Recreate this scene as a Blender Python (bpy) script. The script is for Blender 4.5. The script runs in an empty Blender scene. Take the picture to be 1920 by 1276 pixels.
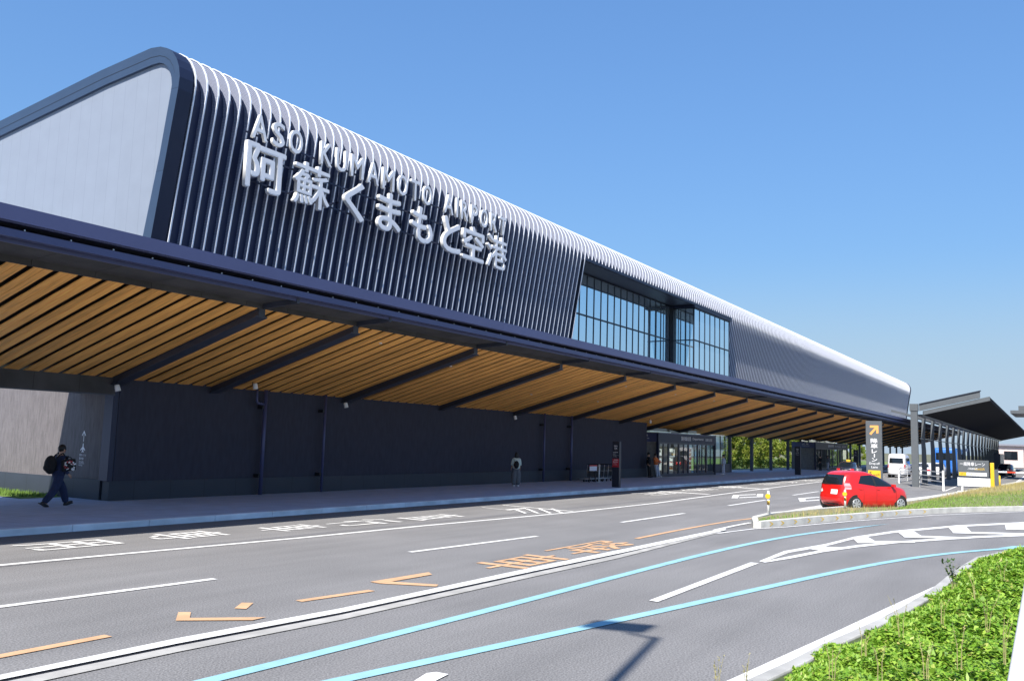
import bpy, math, random
import numpy as np
from mathutils import Vector, Matrix
random.seed(7); rng = np.random.default_rng(7)
SC = bpy.context.scene
COL = SC.collection
rad = math.radians

# ------------------------------------------------------------------ camera
F_PX = 1650.0; CAM_H = 2.35
yaw, pit, rol = rad(32.399), rad(6.524), rad(1.715)
fw = Vector((math.cos(yaw)*math.cos(pit), math.sin(yaw)*math.cos(pit), math.sin(pit)))
r0 = fw.cross(Vector((0, 0, 1))).normalized(); u0 = r0.cross(fw)
rt = r0*math.cos(rol)+u0*math.sin(rol); up = -r0*math.sin(rol)+u0*math.cos(rol)
cam_d = bpy.data.cameras.new('camera'); cam = bpy.data.objects.new('camera', cam_d); COL.objects.link(cam)
cam.matrix_world = Matrix(((rt.x, up.x, -fw.x, 0), (rt.y, up.y, -fw.y, 0), (rt.z, up.z, -fw.z, CAM_H), (0, 0, 0, 1)))
cam_d.sensor_fit = 'HORIZONTAL'; cam_d.sensor_width = 36; cam_d.lens = F_PX/1920*36
cam_d.clip_start = 0.1; cam_d.clip_end = 5000
SC.camera = cam
# ------------------------------------------------------------------ light
SUN_EL, SUN_AZ = rad(50), rad(192.0)
SC.view_settings.view_transform = 'Standard'; SC.view_settings.look = 'None'
SC.view_settings.exposure = 0.90; SC.view_settings.gamma = 1; SC.view_settings.use_curve_mapping = False
W = bpy.data.worlds.new('World'); SC.world = W; W.use_nodes = True
nt = W.node_tree; bg = nt.nodes['Background']
sky = nt.nodes.new('ShaderNodeTexSky'); sky.sky_type = 'NISHITA'; sky.sun_disc = False
sky.sun_elevation = SUN_EL; sky.sun_rotation = (math.pi/2-SUN_AZ) % (2*math.pi)
sky.altitude = 200; sky.air_density = 1.0; sky.dust_density = 0.25; sky.ozone_density = 2.2
hsv = nt.nodes.new('ShaderNodeHueSaturation'); hsv.inputs['Saturation'].default_value = 1.12
tint = nt.nodes.new('ShaderNodeMixRGB'); tint.blend_type = 'MULTIPLY'; tint.inputs[0].default_value = 1; tint.inputs[2].default_value = (0.90, 0.995, 1.07, 1)
bw = nt.nodes.new('ShaderNodeRGBToBW'); nt.links.new(sky.outputs[0], bw.inputs[0])
ma = nt.nodes.new('ShaderNodeMath'); ma.operation = 'MULTIPLY_ADD'; ma.inputs[1].default_value = 0.27; ma.inputs[2].default_value = 0.60; nt.links.new(bw.outputs[0], ma.inputs[0])
dv_ = nt.nodes.new('ShaderNodeVectorMath'); dv_.operation = 'DIVIDE'; nt.links.new(sky.outputs[0], dv_.inputs[0]); nt.links.new(ma.outputs[0], dv_.inputs[1])
nt.links.new(dv_.outputs[0], hsv.inputs['Color']); nt.links.new(hsv.outputs[0], tint.inputs[1]); wtc = nt.nodes.new('ShaderNodeTexCoord'); wsp = nt.nodes.new('ShaderNodeSeparateXYZ'); nt.links.new(wtc.outputs['Generated'], wsp.inputs[0])
wmr = nt.nodes.new('ShaderNodeMapRange'); wmr.interpolation_type = 'SMOOTHSTEP'; nt.links.new(wsp.outputs[2], wmr.inputs[0])
wmr.inputs[1].default_value = 0.22; wmr.inputs[2].default_value = 0.02; wmr.inputs[3].default_value = 0.0; wmr.inputs[4].default_value = 0.9
hz_ = nt.nodes.new('ShaderNodeMixRGB'); hz_.inputs[2].default_value = (2.1, 2.72, 3.5, 1)        # pale haze low over the horizon
nt.links.new(wmr.outputs[0], hz_.inputs[0]); nt.links.new(tint.outputs[0], hz_.inputs[1]); nt.links.new(hz_.outputs[0], bg.inputs[0]); bg.inputs[1].default_value = 0.121
sl = bpy.data.lights.new('sun', 'SUN'); sl.energy = 4.6; sl.angle = rad(0.53); sl.color = (1, 0.95, 0.87)
so = bpy.data.objects.new('sun', sl); COL.objects.link(so)
sv = Vector((math.cos(SUN_AZ)*math.cos(SUN_EL), math.sin(SUN_AZ)*math.cos(SUN_EL), math.sin(SUN_EL)))
so.rotation_euler = sv.to_track_quat('Z', 'Y').to_euler(); so.location = (0, -10, 40)
SC.cycles.max_bounces = 8

# ------------------------------------------------------------------ measuring helpers
def ray(x, y):
    return fw + rt*((x-960)/F_PX) - up*((y-638)/F_PX)
def G(x, y, z=0.0):            # surveyed ground point
    d = ray(x, y); t = (z-CAM_H)/d.z
    return (d.x*t, d.y*t)

# ------------------------------------------------------------------ materials
def mat(name, col, rough=0.6, metal=0.0, var=0.0, scale=5.0, bump=0.0, bscale=None, stretch=None, island=0.0,
        emit=None, spec=0.5, coat=0.0, detail=4.0):
    m = bpy.data.materials.new(name); m.use_nodes = True
    n = m.node_tree.nodes; L = m.node_tree.links; b = n['Principled BSDF']
    b.inputs['Base Color'].default_value = (*col, 1); b.inputs['Roughness'].default_value = rough
    b.inputs['Metallic'].default_value = metal; b.inputs['Specular IOR Level'].default_value = spec
    b.inputs['Coat Weight'].default_value = coat
    tc = n.new('ShaderNodeTexCoord'); mp = n.new('ShaderNodeMapping'); L.new(tc.outputs['Object'], mp.inputs[0])
    if stretch: mp.inputs['Scale'].default_value = stretch
    if var > 0 or island > 0:
        hs = n.new('ShaderNodeHueSaturation'); hs.inputs['Color'].default_value = (*col, 1)
        if var > 0:
            nz = n.new('ShaderNodeTexNoise'); nz.inputs['Scale'].default_value = scale; nz.inputs['Detail'].default_value = detail
            L.new(mp.outputs[0], nz.inputs[0])
            mr = n.new('ShaderNodeMapRange'); L.new(nz.outputs[0], mr.inputs[0])
            mr.inputs[1].default_value = 0.3; mr.inputs[2].default_value = 0.7
            mr.inputs[3].default_value = 1-var; mr.inputs[4].default_value = 1+var
            val = mr.outputs[0]
        if island > 0:
            gm = n.new('ShaderNodeNewGeometry'); m2 = n.new('ShaderNodeMapRange'); L.new(gm.outputs['Random Per Island'], m2.inputs[0])
            m2.inputs[3].default_value = 1-island; m2.inputs[4].default_value = 1+island
            if var > 0:
                mm = n.new('ShaderNodeMath'); mm.operation = 'MULTIPLY'; L.new(val, mm.inputs[0]); L.new(m2.outputs[0], mm.inputs[1]); val = mm.outputs[0]
            else: val = m2.outputs[0]
        L.new(val, hs.inputs['Value']); L.new(hs.outputs[0], b.inputs['Base Color'])
    if bump > 0:
        nb = n.new('ShaderNodeTexNoise'); nb.inputs['Scale'].default_value = bscale or scale*4; nb.inputs['Detail'].default_value = 6
        L.new(mp.outputs[0], nb.inputs[0]); bp = n.new('ShaderNodeBump'); bp.inputs['Strength'].default_value = bump
        bp.inputs['Distance'].default_value = 0.02
        L.new(nb.outputs[0], bp.inputs['Height']); L.new(bp.outputs[0], b.inputs['Normal'])
    if emit:
        b.inputs['Emission Color'].default_value = (*col, 1); b.inputs['Emission Strength'].default_value = emit
    return m

def asphalt_mat(name, base):
    m = mat(name, base, 0.85, bump=0.5, bscale=60)
    n = m.node_tree.nodes; L = m.node_tree.links; b = n['Principled BSDF']; tc = n['Texture Coordinate']
    n1 = n.new('ShaderNodeTexNoise'); n1.inputs['Scale'].default_value = 45; n1.inputs['Detail'].default_value = 3
    n2 = n.new('ShaderNodeTexNoise'); n2.inputs['Scale'].default_value = 0.35; n2.inputs['Detail'].default_value = 5
    mp = n.new('ShaderNodeMapping'); mp.inputs['Scale'].default_value = (0.12, 1.1, 1)   # tyre streaks along the lanes
    n3 = n.new('ShaderNodeTexNoise'); n3.inputs['Scale'].default_value = 1.2; n3.inputs['Detail'].default_value = 4
    for q in (n1, n2): L.new(tc.outputs['Object'], q.inputs[0])
    L.new(tc.outputs['Object'], mp.inputs[0]); L.new(mp.outputs[0], n3.inputs[0])
    vals = []
    for q, a in ((n1, 0.55), (n2, 0.11), (n3, 0.13)):
        r = n.new('ShaderNodeMapRange'); L.new(q.outputs[0], r.inputs[0]); r.inputs[1].default_value = .25; r.inputs[2].default_value = .75
        r.inputs[3].default_value = 1-a; r.inputs[4].default_value = 1+a; vals.append(r.outputs[0])
    a = n.new('ShaderNodeMath'); a.operation = 'MULTIPLY'; L.new(vals[0], a.inputs[0]); L.new(vals[1], a.inputs[1])
    c = n.new('ShaderNodeMath'); c.operation = 'MULTIPLY'; L.new(a.outputs[0], c.inputs[0]); L.new(vals[2], c.inputs[1])
    hs = n.new('ShaderNodeHueSaturation'); hs.inputs['Color'].default_value = (*base, 1)
    L.new(c.outputs[0], hs.inputs['Value']); L.new(hs.outputs[0], b.inputs['Base Color'])
    return m

def seam_mat(name, col, sx, axis=0, width=0.012, rough=0.5, dark=0.75, var=0.05, metal=0.0, axis2=None, s2=1.0):
    """painted panels with thin joints every sx metres along one axis"""
    m = mat(name, col, rough, metal, var=var, scale=1.5)
    n = m.node_tree.nodes; L = m.node_tree.links; b = n['Principled BSDF']; tc = n['Texture Coordinate']
    sp = n.new('ShaderNodeSeparateXYZ'); L.new(tc.outputs['Object'], sp.inputs[0])
    src = b.inputs['Base Color'].links[0].from_socket
    for ax, s in ((axis, sx),) + (((axis2, s2),) if axis2 is not None else ()):
        md = n.new('ShaderNodeMath'); md.operation = 'PINGPONG'; md.inputs[1].default_value = s/2; L.new(sp.outputs[ax], md.inputs[0])
        lt = n.new('ShaderNodeMath'); lt.operation = 'LESS_THAN'; lt.inputs[1].default_value = width/2; L.new(md.outputs[0], lt.inputs[0])
        mx = n.new('ShaderNodeMixRGB'); mx.blend_type = 'MULTIPLY'; L.new(lt.outputs[0], mx.inputs[0]); L.new(src, mx.inputs[1])
        mx.inputs[2].default_value = (dark, dark, dark, 1); src = mx.outputs[0]
    L.new(src, b.inputs['Base Color'])
    return m

M = {}
M['asphalt'] = asphalt_mat('asphalt', (0.180, 0.176, 0.176))
M['asphalt_darker'] = asphalt_mat('asphalt_dark', (0.15, 0.148, 0.153))
M['earth'] = mat('earth', (0.12, 0.12, 0.07), 0.95, var=0.3, scale=0.05)
M['white_paint'] = mat('white_road_paint', (0.66, 0.655, 0.64), 0.7, var=0.14, scale=3, bump=0.2, bscale=60)
M['orange_paint'] = mat('orange_road_paint', (0.55, 0.335, 0.19), 0.7, var=0.14, scale=3, bump=0.2, bscale=60)
M['blue_paint'] = mat('blue_road_paint', (0.25, 0.45, 0.52), 0.7, var=0.10, scale=3, bump=0.2, bscale=60)
M['paving'] = seam_mat('paving_blocks', (0.40, 0.47, 0.62), 0.3, 0, 0.02, 0.85, 0.8, 0.10, axis2=1, s2=0.3)
M['kerb'] = mat('kerb_concrete', (0.66, 0.70, 0.74), 0.85, var=0.22, scale=2.2, bump=0.3, bscale=40, stretch=(0.5, 1, 1))
M['concrete'] = mat('concrete', (0.52, 0.51, 0.47), 0.85, var=0.18, scale=2, bump=0.3, bscale=30)
M['fin_cap'] = mat('fin_cap_aluminium', (0.80, 0.84, 0.93), 0.45, 0.1, var=0.04)
M['navy'] = mat('navy_metal', (0.018, 0.025, 0.058), 0.45, 0.3, var=0.08, scale=1.0)
M['navy_light'] = mat('navy_fascia', (0.075, 0.085, 0.185), 0.42, 0.2, var=0.05, scale=0.7)
M['gunmetal'] = mat('dark_steel_paint', (0.045, 0.052, 0.075), 0.42, 0.1, var=0.06, scale=2)
M['black'] = mat('black_metal', (0.012, 0.013, 0.018), 0.5, 0.0, var=0.1)
M['matte_black'] = mat('matte_soffit', (0.014, 0.015, 0.02), 0.95, spec=0.05)
M['frame_side'] = seam_mat('end_frame_panel', (0.05, 0.078, 0.13), 2.6, 2, 0.02, 0.35, 0.55, 0.04, 0.3)
M['white_panel'] = seam_mat('white_end_panel', (0.225, 0.256, 0.312), 0.62, 1, 0.02, 0.5, 0.84, 0.03)
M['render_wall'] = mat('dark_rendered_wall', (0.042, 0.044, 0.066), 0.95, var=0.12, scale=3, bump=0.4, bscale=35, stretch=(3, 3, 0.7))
M['render_brown'] = mat('brown_rendered_wall', (0.145, 0.132, 0.136), 0.95, var=0.2, scale=5, bump=0.9, bscale=30, stretch=(3, 3, 0.5))  # lighter brownish render of the end wall
M['skirt'] = seam_mat('skirting_board', (0.030, 0.038, 0.055), 1.35, 0, 0.02, 0.6, 0.5, 0.06, axis2=1, s2=1.35)
M['cement'] = mat('cement_board', (0.055, 0.053, 0.055), 0.8, var=0.28, scale=1.6, bump=0.3, bscale=25, island=0.14)
M['header'] = seam_mat('cement_header', (0.06, 0.058, 0.06), 1.4, 0, 0.02, 0.8, 0.5, 0.25)
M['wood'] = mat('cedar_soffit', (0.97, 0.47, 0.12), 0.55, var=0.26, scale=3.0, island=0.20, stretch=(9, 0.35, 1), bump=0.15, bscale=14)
M['glass'] = mat('reflective_glass', (0.64, 0.82, 0.93), 0.02, 0.9, spec=0.8)
M['door_glass'] = None
M['mullion'] = mat('mullion', (0.02, 0.03, 0.05), 0.4, 0.3)
M['letter_face'] = mat('letter_face', (0.72, 0.74, 0.80), 0.45, 0.0, var=0.02)
M['letter_side'] = mat('polished_letter_side', (0.85, 0.84, 0.82), 0.3, 0.0)
M['white'] = mat('white_enamel', (0.78, 0.78, 0.77), 0.35, var=0.04)
M['plain_white'] = mat('sign_white', (0.78, 0.78, 0.80), 0.5)
M['sign_grey'] = mat('sign_grey', (0.095, 0.105, 0.115), 0.5, var=0.06)
M['sign_navy'] = mat('sign_navy', (0.018, 0.022, 0.035), 0.45, var=0.06)
M['sign_red'] = mat('sign_red', (0.45, 0.02, 0.03), 0.45, var=0.05)
M['yellow'] = mat('yellow_paint', (0.72, 0.45, 0.02), 0.5, var=0.06)
M['orange'] = mat('orange_film', (0.80, 0.36, 0.10), 0.5)
M['red_paint'] = mat('red_car_paint', (0.62, 0.012, 0.010), 0.3, 0.0, var=0.03, scale=1, coat=0.5)
M['white_car'] = mat('white_car_paint', (0.75, 0.75, 0.76), 0.3, var=0.02, coat=0.6)
M['black_car'] = mat('black_car_paint', (0.012, 0.013, 0.018), 0.2, var=0.05, coat=0.8)
M['navy_car'] = mat('navy_taxi_paint', (0.015, 0.02, 0.035), 0.2, var=0.05, coat=0.8)
M['blue_car'] = mat('blue_bus_paint', (0.03, 0.16, 0.55), 0.35, var=0.05, coat=0.5)
M['car_glass'] = mat('car_glass', (0.010, 0.014, 0.018), 0.03, 0.0, spec=0.55)
M['tyre'] = mat('tyre_rubber', (0.02, 0.02, 0.02), 0.85, var=0.1)
M['rim'] = mat('alloy_rim', (0.55, 0.56, 0.58), 0.3, 0.6)
M['trim'] = mat('black_trim', (0.015, 0.015, 0.016), 0.6)
M['lamp_red'] = mat('tail_lamp_red', (0.6, 0.02, 0.02), 0.15, coat=1)
M['lamp_clear'] = mat('lamp_clear', (0.50, 0.32, 0.34), 0.12, coat=1)
M['plate'] = mat('plate_white', (0.8, 0.8, 0.76), 0.5)
M['skin'] = mat('skin', (0.50, 0.29, 0.20), 0.55, var=0.05)
M['hair'] = mat('dark_hair', (0.010, 0.008, 0.007), 0.55, var=0.2, scale=30)
M['grass'] = mat('grass_blade', (0.15, 0.25, 0.04), 0.7, island=0.45)
M['drygrass'] = mat('dry_grass', (0.36, 0.30, 0.12), 0.8, island=0.35)
M['dry_turf'] = mat('dry_turf', (0.20, 0.19, 0.10), 0.95, var=0.35, scale=5, bump=.6)
M['turf'] = mat('turf', (0.13, 0.20, 0.04), 0.9, var=0.35, scale=6, bump=0.6)
M['soil'] = mat('planted_soil', (0.055, 0.075, 0.02), 0.95, var=0.4, scale=4, bump=0.6)
M['bark'] = mat('bark', (0.16, 0.12, 0.08), 0.9, var=0.3, scale=8, bump=0.5)
M['cloth_navy'] = mat('navy_cloth', (0.018, 0.028, 0.075), 0.9, var=0.15, scale=10, bump=0.3)
M['cloth_black'] = mat('black_cloth', (0.012, 0.012, 0.014), 0.9, var=0.2, scale=10)
M['cloth_sage'] = mat('sage_cloth', (0.58, 0.66, 0.60), 0.9, var=0.1, scale=8)
M['cloth_grey'] = mat('grey_cloth', (0.14, 0.15, 0.165), 0.9, var=0.1, scale=8)
M['cloth_orange'] = mat('orange_cloth', (0.65, 0.16, 0.035), 0.9, var=0.1, scale=8)
M['cloth_pale'] = mat('pale_denim', (0.42, 0.47, 0.55), 0.9, var=0.1, scale=8)
M['cloth_white'] = mat('white_print_cloth', (0.50, 0.54, 0.62), 0.9, var=0.3, scale=14)

def leaf_mat(name, c1, c2, trans=0.25):
    m = mat(name, c1, 0.5); n = m.node_tree.nodes; L = m.node_tree.links; b = n['Principled BSDF']
    gm = n.new('ShaderNodeNewGeometry'); cr = n.new('ShaderNodeValToRGB'); L.new(gm.outputs['Random Per Island'], cr.inputs[0])
    cr.color_ramp.elements[0].color = (c1[0]*.8, c1[1]*.8, c1[2]*.8, 1); cr.color_ramp.elements[1].color = (*c2, 1)
    q_ = cr.color_ramp.elements.new(.22); q_.color = (*c1, 1); q_ = cr.color_ramp.elements.new(.95); q_.color = (*c2, 1); q_ = cr.color_ramp.elements.new(.985); q_.color = (.42, .36, .12, 1)
    L.new(cr.outputs[0], b.inputs['Base Color'])
    tr = n.new('ShaderNodeBsdfTranslucent'); L.new(cr.outputs[0], tr.inputs[0]); mx = n.new('ShaderNodeMixShader'); mx.inputs[0].default_value = trans
    L.new(b.outputs[0], mx.inputs[1]); L.new(tr.outputs[0], mx.inputs[2]); L.new(mx.outputs[0], n['Material Output'].inputs[0])
    return m
M['leaf_cover'] = leaf_mat('ground_cover_leaf', (0.14, 0.30, 0.02), (0.34, 0.50, 0.06), 0.3)
M['leaf_tree'] = leaf_mat('tree_leaf', (0.12, 0.20, 0.02), (0.42, 0.46, 0.08), 0.4)
M['leaf_shrub'] = leaf_mat('shrub_leaf', (0.09, 0.17, 0.02), (0.34, 0.38, 0.05), 0.35)
M['leaf_dark'] = leaf_mat('dark_leaf', (0.04, 0.09, 0.02), (0.08, 0.15, 0.03), 0.2)

def perf_mat():
    """perforated sheet metal: rows of small dark holes, laid along the fin (uv: u along, v across, metres)"""
    m = mat('perforated_fin', (0.20, 0.20, 0.215), 0.5, 0.1); n = m.node_tree.nodes; L = m.node_tree.links; b = n['Principled BSDF']
    uv = n.new('ShaderNodeUVMap'); sp = n.new('ShaderNodeSeparateXYZ'); L.new(uv.outputs[0], sp.inputs[0])
    d = []
    for ax in (0, 1):
        p = n.new('ShaderNodeMath'); p.operation = 'PINGPONG'; p.inputs[1].default_value = 0.026; L.new(sp.outputs[ax], p.inputs[0])
        g = n.new('ShaderNodeMath'); g.operation = 'GREATER_THAN'; g.inputs[1].default_value = 0.0125; L.new(p.outputs[0], g.inputs[0]); d.append(g.outputs[0])
    a = n.new('ShaderNodeMath'); a.operation = 'MULTIPLY'; L.new(d[0], a.inputs[0]); L.new(d[1], a.inputs[1])
    mx = n.new('ShaderNodeMixRGB'); L.new(a.outputs[0], mx.inputs[0]); mx.inputs[1].default_value = (0.34, 0.37, 0.48, 1); mx.inputs[2].default_value = (0.02, 0.02, 0.03, 1)
    L.new(mx.outputs[0], b.inputs['Base Color'])
    return m
M['perf'] = perf_mat()

def clear_glass(name, tint=(0.55, 0.65, 0.66), mixf=0.72):
    m = bpy.data.materials.new(name); m.use_nodes = True; n = m.node_tree.nodes; L = m.node_tree.links; n.remove(n['Principled BSDF'])
    t = n.new('ShaderNodeBsdfTransparent'); t.inputs[0].default_value = (*tint, 1)
    g = n.new('ShaderNodeBsdfGlossy'); g.inputs['Roughness'].default_value = 0.02
    fr = n.new('ShaderNodeFresnel'); fr.inputs[0].default_value = 1.6
    mx = n.new('ShaderNodeMixShader'); L.new(fr.outputs[0], mx.inputs[0]); L.new(t.outputs[0], mx.inputs[1]); L.new(g.outputs[0], mx.inputs[2])
    L.new(mx.outputs[0], n['Material Output'].inputs[0]); return m
M['door_glass'] = clear_glass('door_glass')
M['side_glass'] = clear_glass('car_side_glass', (0.35, 0.4, 0.4))

# ------------------------------------------------------------------ builders
def tag(o, label=None, cat=None, group=None, kind=None):
    if label: o['label'] = label
    if cat: o['category'] = cat
    if group: o['group'] = group
    if kind: o['kind'] = kind
    return o
def empty(name, loc=(0, 0, 0), rz=0.0, label=None, cat=None, group=None):
    o = bpy.data.objects.new(name, None); COL.objects.link(o); o.location = loc; o.rotation_euler = (0, 0, rz); o.empty_display_size = 0.2
    bpy.context.view_layer.update()
    return tag(o, label, cat, group)
_WORLD = set()
def link(name, me, parent=None, world=False):
    """world=True: the mesh is modelled in scene coordinates, whatever its parent's place"""
    o = bpy.data.objects.new(name, me); COL.objects.link(o)
    if parent is not None:
        o.parent = parent
        if world:
            if parent.name not in _WORLD:
                o.matrix_parent_inverse = (Matrix.Translation(parent.location) @ parent.rotation_euler.to_matrix().to_4x4()).inverted()
            _WORLD.add(o.name)
    return o
def children(o): return [c for c in bpy.data.objects if c.parent == o]
def copy_tree(o, parent=None):
    c = o.copy(); COL.objects.link(c)
    if parent is not None: c.parent = parent
    for ch in children(o):
        if ch is not c: copy_tree(ch, c)
    return c

class MB:
    def __init__(s): s.v = []; s.f = []; s.uv = {}
    def add(s, vs, fs):
        k = len(s.v); s.v += [tuple(p) for p in vs]; s.f += [tuple(i+k for i in f) for f in fs]; return s
    def box(s, x0, x1, y0, y1, z0, z1):
        vs = [(x, y, z) for z in (z0, z1) for y in (y0, y1) for x in (x0, x1)]
        return s.add(vs, [(0, 2, 3, 1), (4, 5, 7, 6), (0, 1, 5, 4), (2, 6, 7, 3), (0, 4, 6, 2), (1, 3, 7, 5)])
    def obox(s, c, ax, ay, az):
        c, ax, ay, az = map(Vector, (c, ax, ay, az))
        vs = [c+ax*i+ay*j+az*k for k in (-1, 1) for j in (-1, 1) for i in (-1, 1)]
        return s.add(vs, [(0, 2, 3, 1), (4, 5, 7, 6), (0, 1, 5, 4), (2, 6, 7, 3), (0, 4, 6, 2), (1, 3, 7, 5)])
    def bar(s, a, b, w, h, upv=(0, 0, 1)):
        a, b = Vector(a), Vector(b); d = (b-a); L = d.length; d.normalize(); u = Vector(upv)
        side = d.cross(u).normalized(); u2 = side.cross(d)
        return s.obox((a+b)/2, d*(L/2), side*(w/2), u2*(h/2))
    def prism(s, poly, fn0, fn1):         # poly 2D list, fn maps (a,b)->3D for both ends
        n = len(poly); vs = [fn0(*p) for p in poly]+[fn1(*p) for p in poly]
        fs = [tuple(range(n))[::-1], tuple(range(n, 2*n))]+[(i, (i+1) % n, n+(i+1) % n, n+i) for i in range(n)]
        return s.add(vs, fs)
    def tube(s, pts, r, n=10, cap=True):
        pts = [Vector(p) for p in pts]; rs = r if isinstance(r, (list, tuple)) else [r]*len(pts); rings = []
        for i, p in enumerate(pts):
            d = (pts[min(i+1, len(pts)-1)]-pts[max(i-1, 0)]).normalized()
            a = Vector((0, 0, 1)) if abs(d.z) < .9 else Vector((1, 0, 0)); e1 = d.cross(a).normalized(); e2 = d.cross(e1)
            rings.append([p+(e1*math.cos(2*math.pi*k/n)+e2*math.sin(2*math.pi*k/n))*rs[i] for k in range(n)])
        vs = [q for rg in rings for q in rg]; fs = []
        for i in range(len(pts)-1):
            for k in range(n): fs.append((i*n+k, i*n+(k+1) % n, (i+1)*n+(k+1) % n, (i+1)*n+k))
        if cap: fs += [tuple(range(n))[::-1], tuple((len(pts)-1)*n+k for k in range(n))]
        return s.add(vs, fs)
    def build(s, name, m, parent=None, world=False, smooth=False, bevel=0.0):
        me = bpy.data.meshes.new(name); me.from_pydata(s.v, [], s.f); me.update()
        if m is not None: me.materials.append(m)
        if smooth: me.polygons.foreach_set('use_smooth', [True]*len(me.polygons))
        o = link(name, me, parent, world)
        if bevel:
            bm = o.modifiers.new('bevel', 'BEVEL'); bm.width = bevel; bm.segments = 2; bm.limit_method = 'ANGLE'
        return o
def np_mesh(name, V, Fq, m, parent=None, world=False):
    me = bpy.data.meshes.new(name); me.vertices.add(len(V)); me.vertices.foreach_set('co', V.ravel().astype(np.float32))
    k = Fq.shape[1]; me.loops.add(Fq.size); me.loops.foreach_set('vertex_index', Fq.ravel().astype(np.int32))
    me.polygons.add(len(Fq)); me.polygons.foreach_set('loop_start', np.arange(0, Fq.size, k, dtype=np.int32)); me.polygons.foreach_set('loop_total', np.full(len(Fq), k, dtype=np.int32))
    me.update(calc_edges=True); me.materials.append(m)
    return link(name, me, parent, world)

def text_mesh(body, size=1.0, extrude=0.01, offset=0.0, align='LEFT', sx=1.0, sy=1.0, spacing=1.0, bold=0.0):
    c = bpy.data.curves.new('lettering', 'FONT'); c.body = body; c.size = size; c.extrude = extrude; c.offset = offset
    c.align_x = align; c.resolution_u = 3; c.space_character = spacing
    o = bpy.data.objects.new('lettering', c); COL.objects.link(o)
    dg = bpy.context.evaluated_depsgraph_get(); me = bpy.data.meshes.new_from_object(o.evaluated_get(dg))
    bpy.data.objects.remove(o); bpy.data.curves.remove(c)
    me.transform(Matrix.Diagonal((sx, sy, 1, 1)))
    me.materials.clear()
    if bold > 0:
        import bmesh
        bm = bmesh.new(); me0 = me.copy()
        for k, (dx, dy) in enumerate(((0, 0), (1, 0), (-1, 0), (0, 1), (0, -1), (.7, .7), (-.7, .7), (.7, -.7), (-.7, -.7))):
            m1 = me0.copy(); m1.transform(Matrix.Translation((dx*bold, dy*bold, 0)) @ Matrix.Diagonal((1, 1, 1-k*.012, 1))); bm.from_mesh(m1); bpy.data.meshes.remove(m1)
        bm.to_mesh(me); bm.free()
    return me
def put_text(name, body, origin, xd, yd, m, parent=None, world=False, mside=None, fit=None, **kw):
    """lettering laid at origin, reading along xd with its top towards yd; fit=(w,h) scales to that box"""
    me = text_mesh(body, **kw)
    xd = Vector(xd).normalized(); yd = Vector(yd).normalized(); zd = xd.cross(yd)
    if fit:
        co = np.zeros(len(me.vertices)*3); me.vertices.foreach_get('co', co); co = co.reshape(-1, 3)
        lo, hi = co.min(0), co.max(0); T = Matrix.Diagonal((fit[0]/(hi[0]-lo[0]), fit[1]/(hi[1]-lo[1]), 1, 1)) @ Matrix.Translation((-lo[0], -lo[1], 0))
        me.transform(T)
    R = Matrix(((xd.x, yd.x, zd.x, origin[0]), (xd.y, yd.y, zd.y, origin[1]), (xd.z, yd.z, zd.z, origin[2]), (0, 0, 0, 1)))
    me.transform(R); me.materials.append(m)
    if mside is not None:
        me.materials.append(mside); me.update()
        for p in me.polygons:
            if abs(p.normal.dot(zd)) < 0.5: p.material_index = 1
    return link(name, me, parent, world)

def strip(name, A, B, z, m, zp=0.0, **kw):
    """painted band on the ground between two surveyed lines"""
    mb = MB(); a = [(*G(x, y, zp), z) for x, y in A]; b = [(*G(x, y, zp), z) for x, y in B]
    n = len(a)
    mb.add(a+b, [(i, i+1, n+i+1, n+i) for i in range(n-1)])
    o = mb.build(name, m); return tag(o, kind='structure')
def poly_ground(mb, pts, z):
    poly_ground.n = getattr(poly_ground, 'n', 0)+1; z += .0007*(poly_ground.n % 5)
    k = [(*G(x, y), z) for x, y in pts]; mb.add(k, [tuple(range(len(k)))])

# ------------------------------------------------------------------ ground, road, pavement
g = MB(); g.add([(-1500, -1500, -0.03), (3000, -1500, -0.03), (3000, 1500, -0.03), (-1500, 1500, -0.03)], [(0, 1, 2, 3)]); tag(g.build('ground', M['earth']), kind='structure')
g = MB(); g.add([(-60, -60, 0), (420, -60, 0), (420, 19.5, 0), (-60, 19.5, 0)], [(0, 1, 2, 3)]); tag(g.build('road', M['asphalt']), kind='structure')
KY = 19.35
g = MB(); g.box(-40, 260, KY+.18, 27.3, -0.02, 0.15); g.box(-40, 15.2, 27.3, 60, -0.02, 0.146)
tag(g.build('pavement', M['paving']), kind='structure')
g = MB(); x = -40.0
while x < 230:
    g.box(x+.006, x+1.994, KY, KY+.176, -0.02, 0.156); x += 2
tag(g.build('kerb', M['kerb'], bevel=0.02), kind='structure')
# narrow strip of slightly darker asphalt along the kerb
g = MB(); g.add([(-40, KY-.42, .004), (230, KY-.42, .004), (230, KY, .004), (-40, KY, .004)], [(0, 1, 2, 3)]); tag(g.build('kerbside_strip', M['asphalt_darker']), kind='structure')
g = MB(); g.add([(-40, 15.45, .004), (200, 15.9, .004), (200, 15.6, .004), (-40, 15.15, .004)], [(0, 1, 2, 3)])
tag(g.build('asphalt_joint', M['asphalt_darker']), kind='structure')

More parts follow.
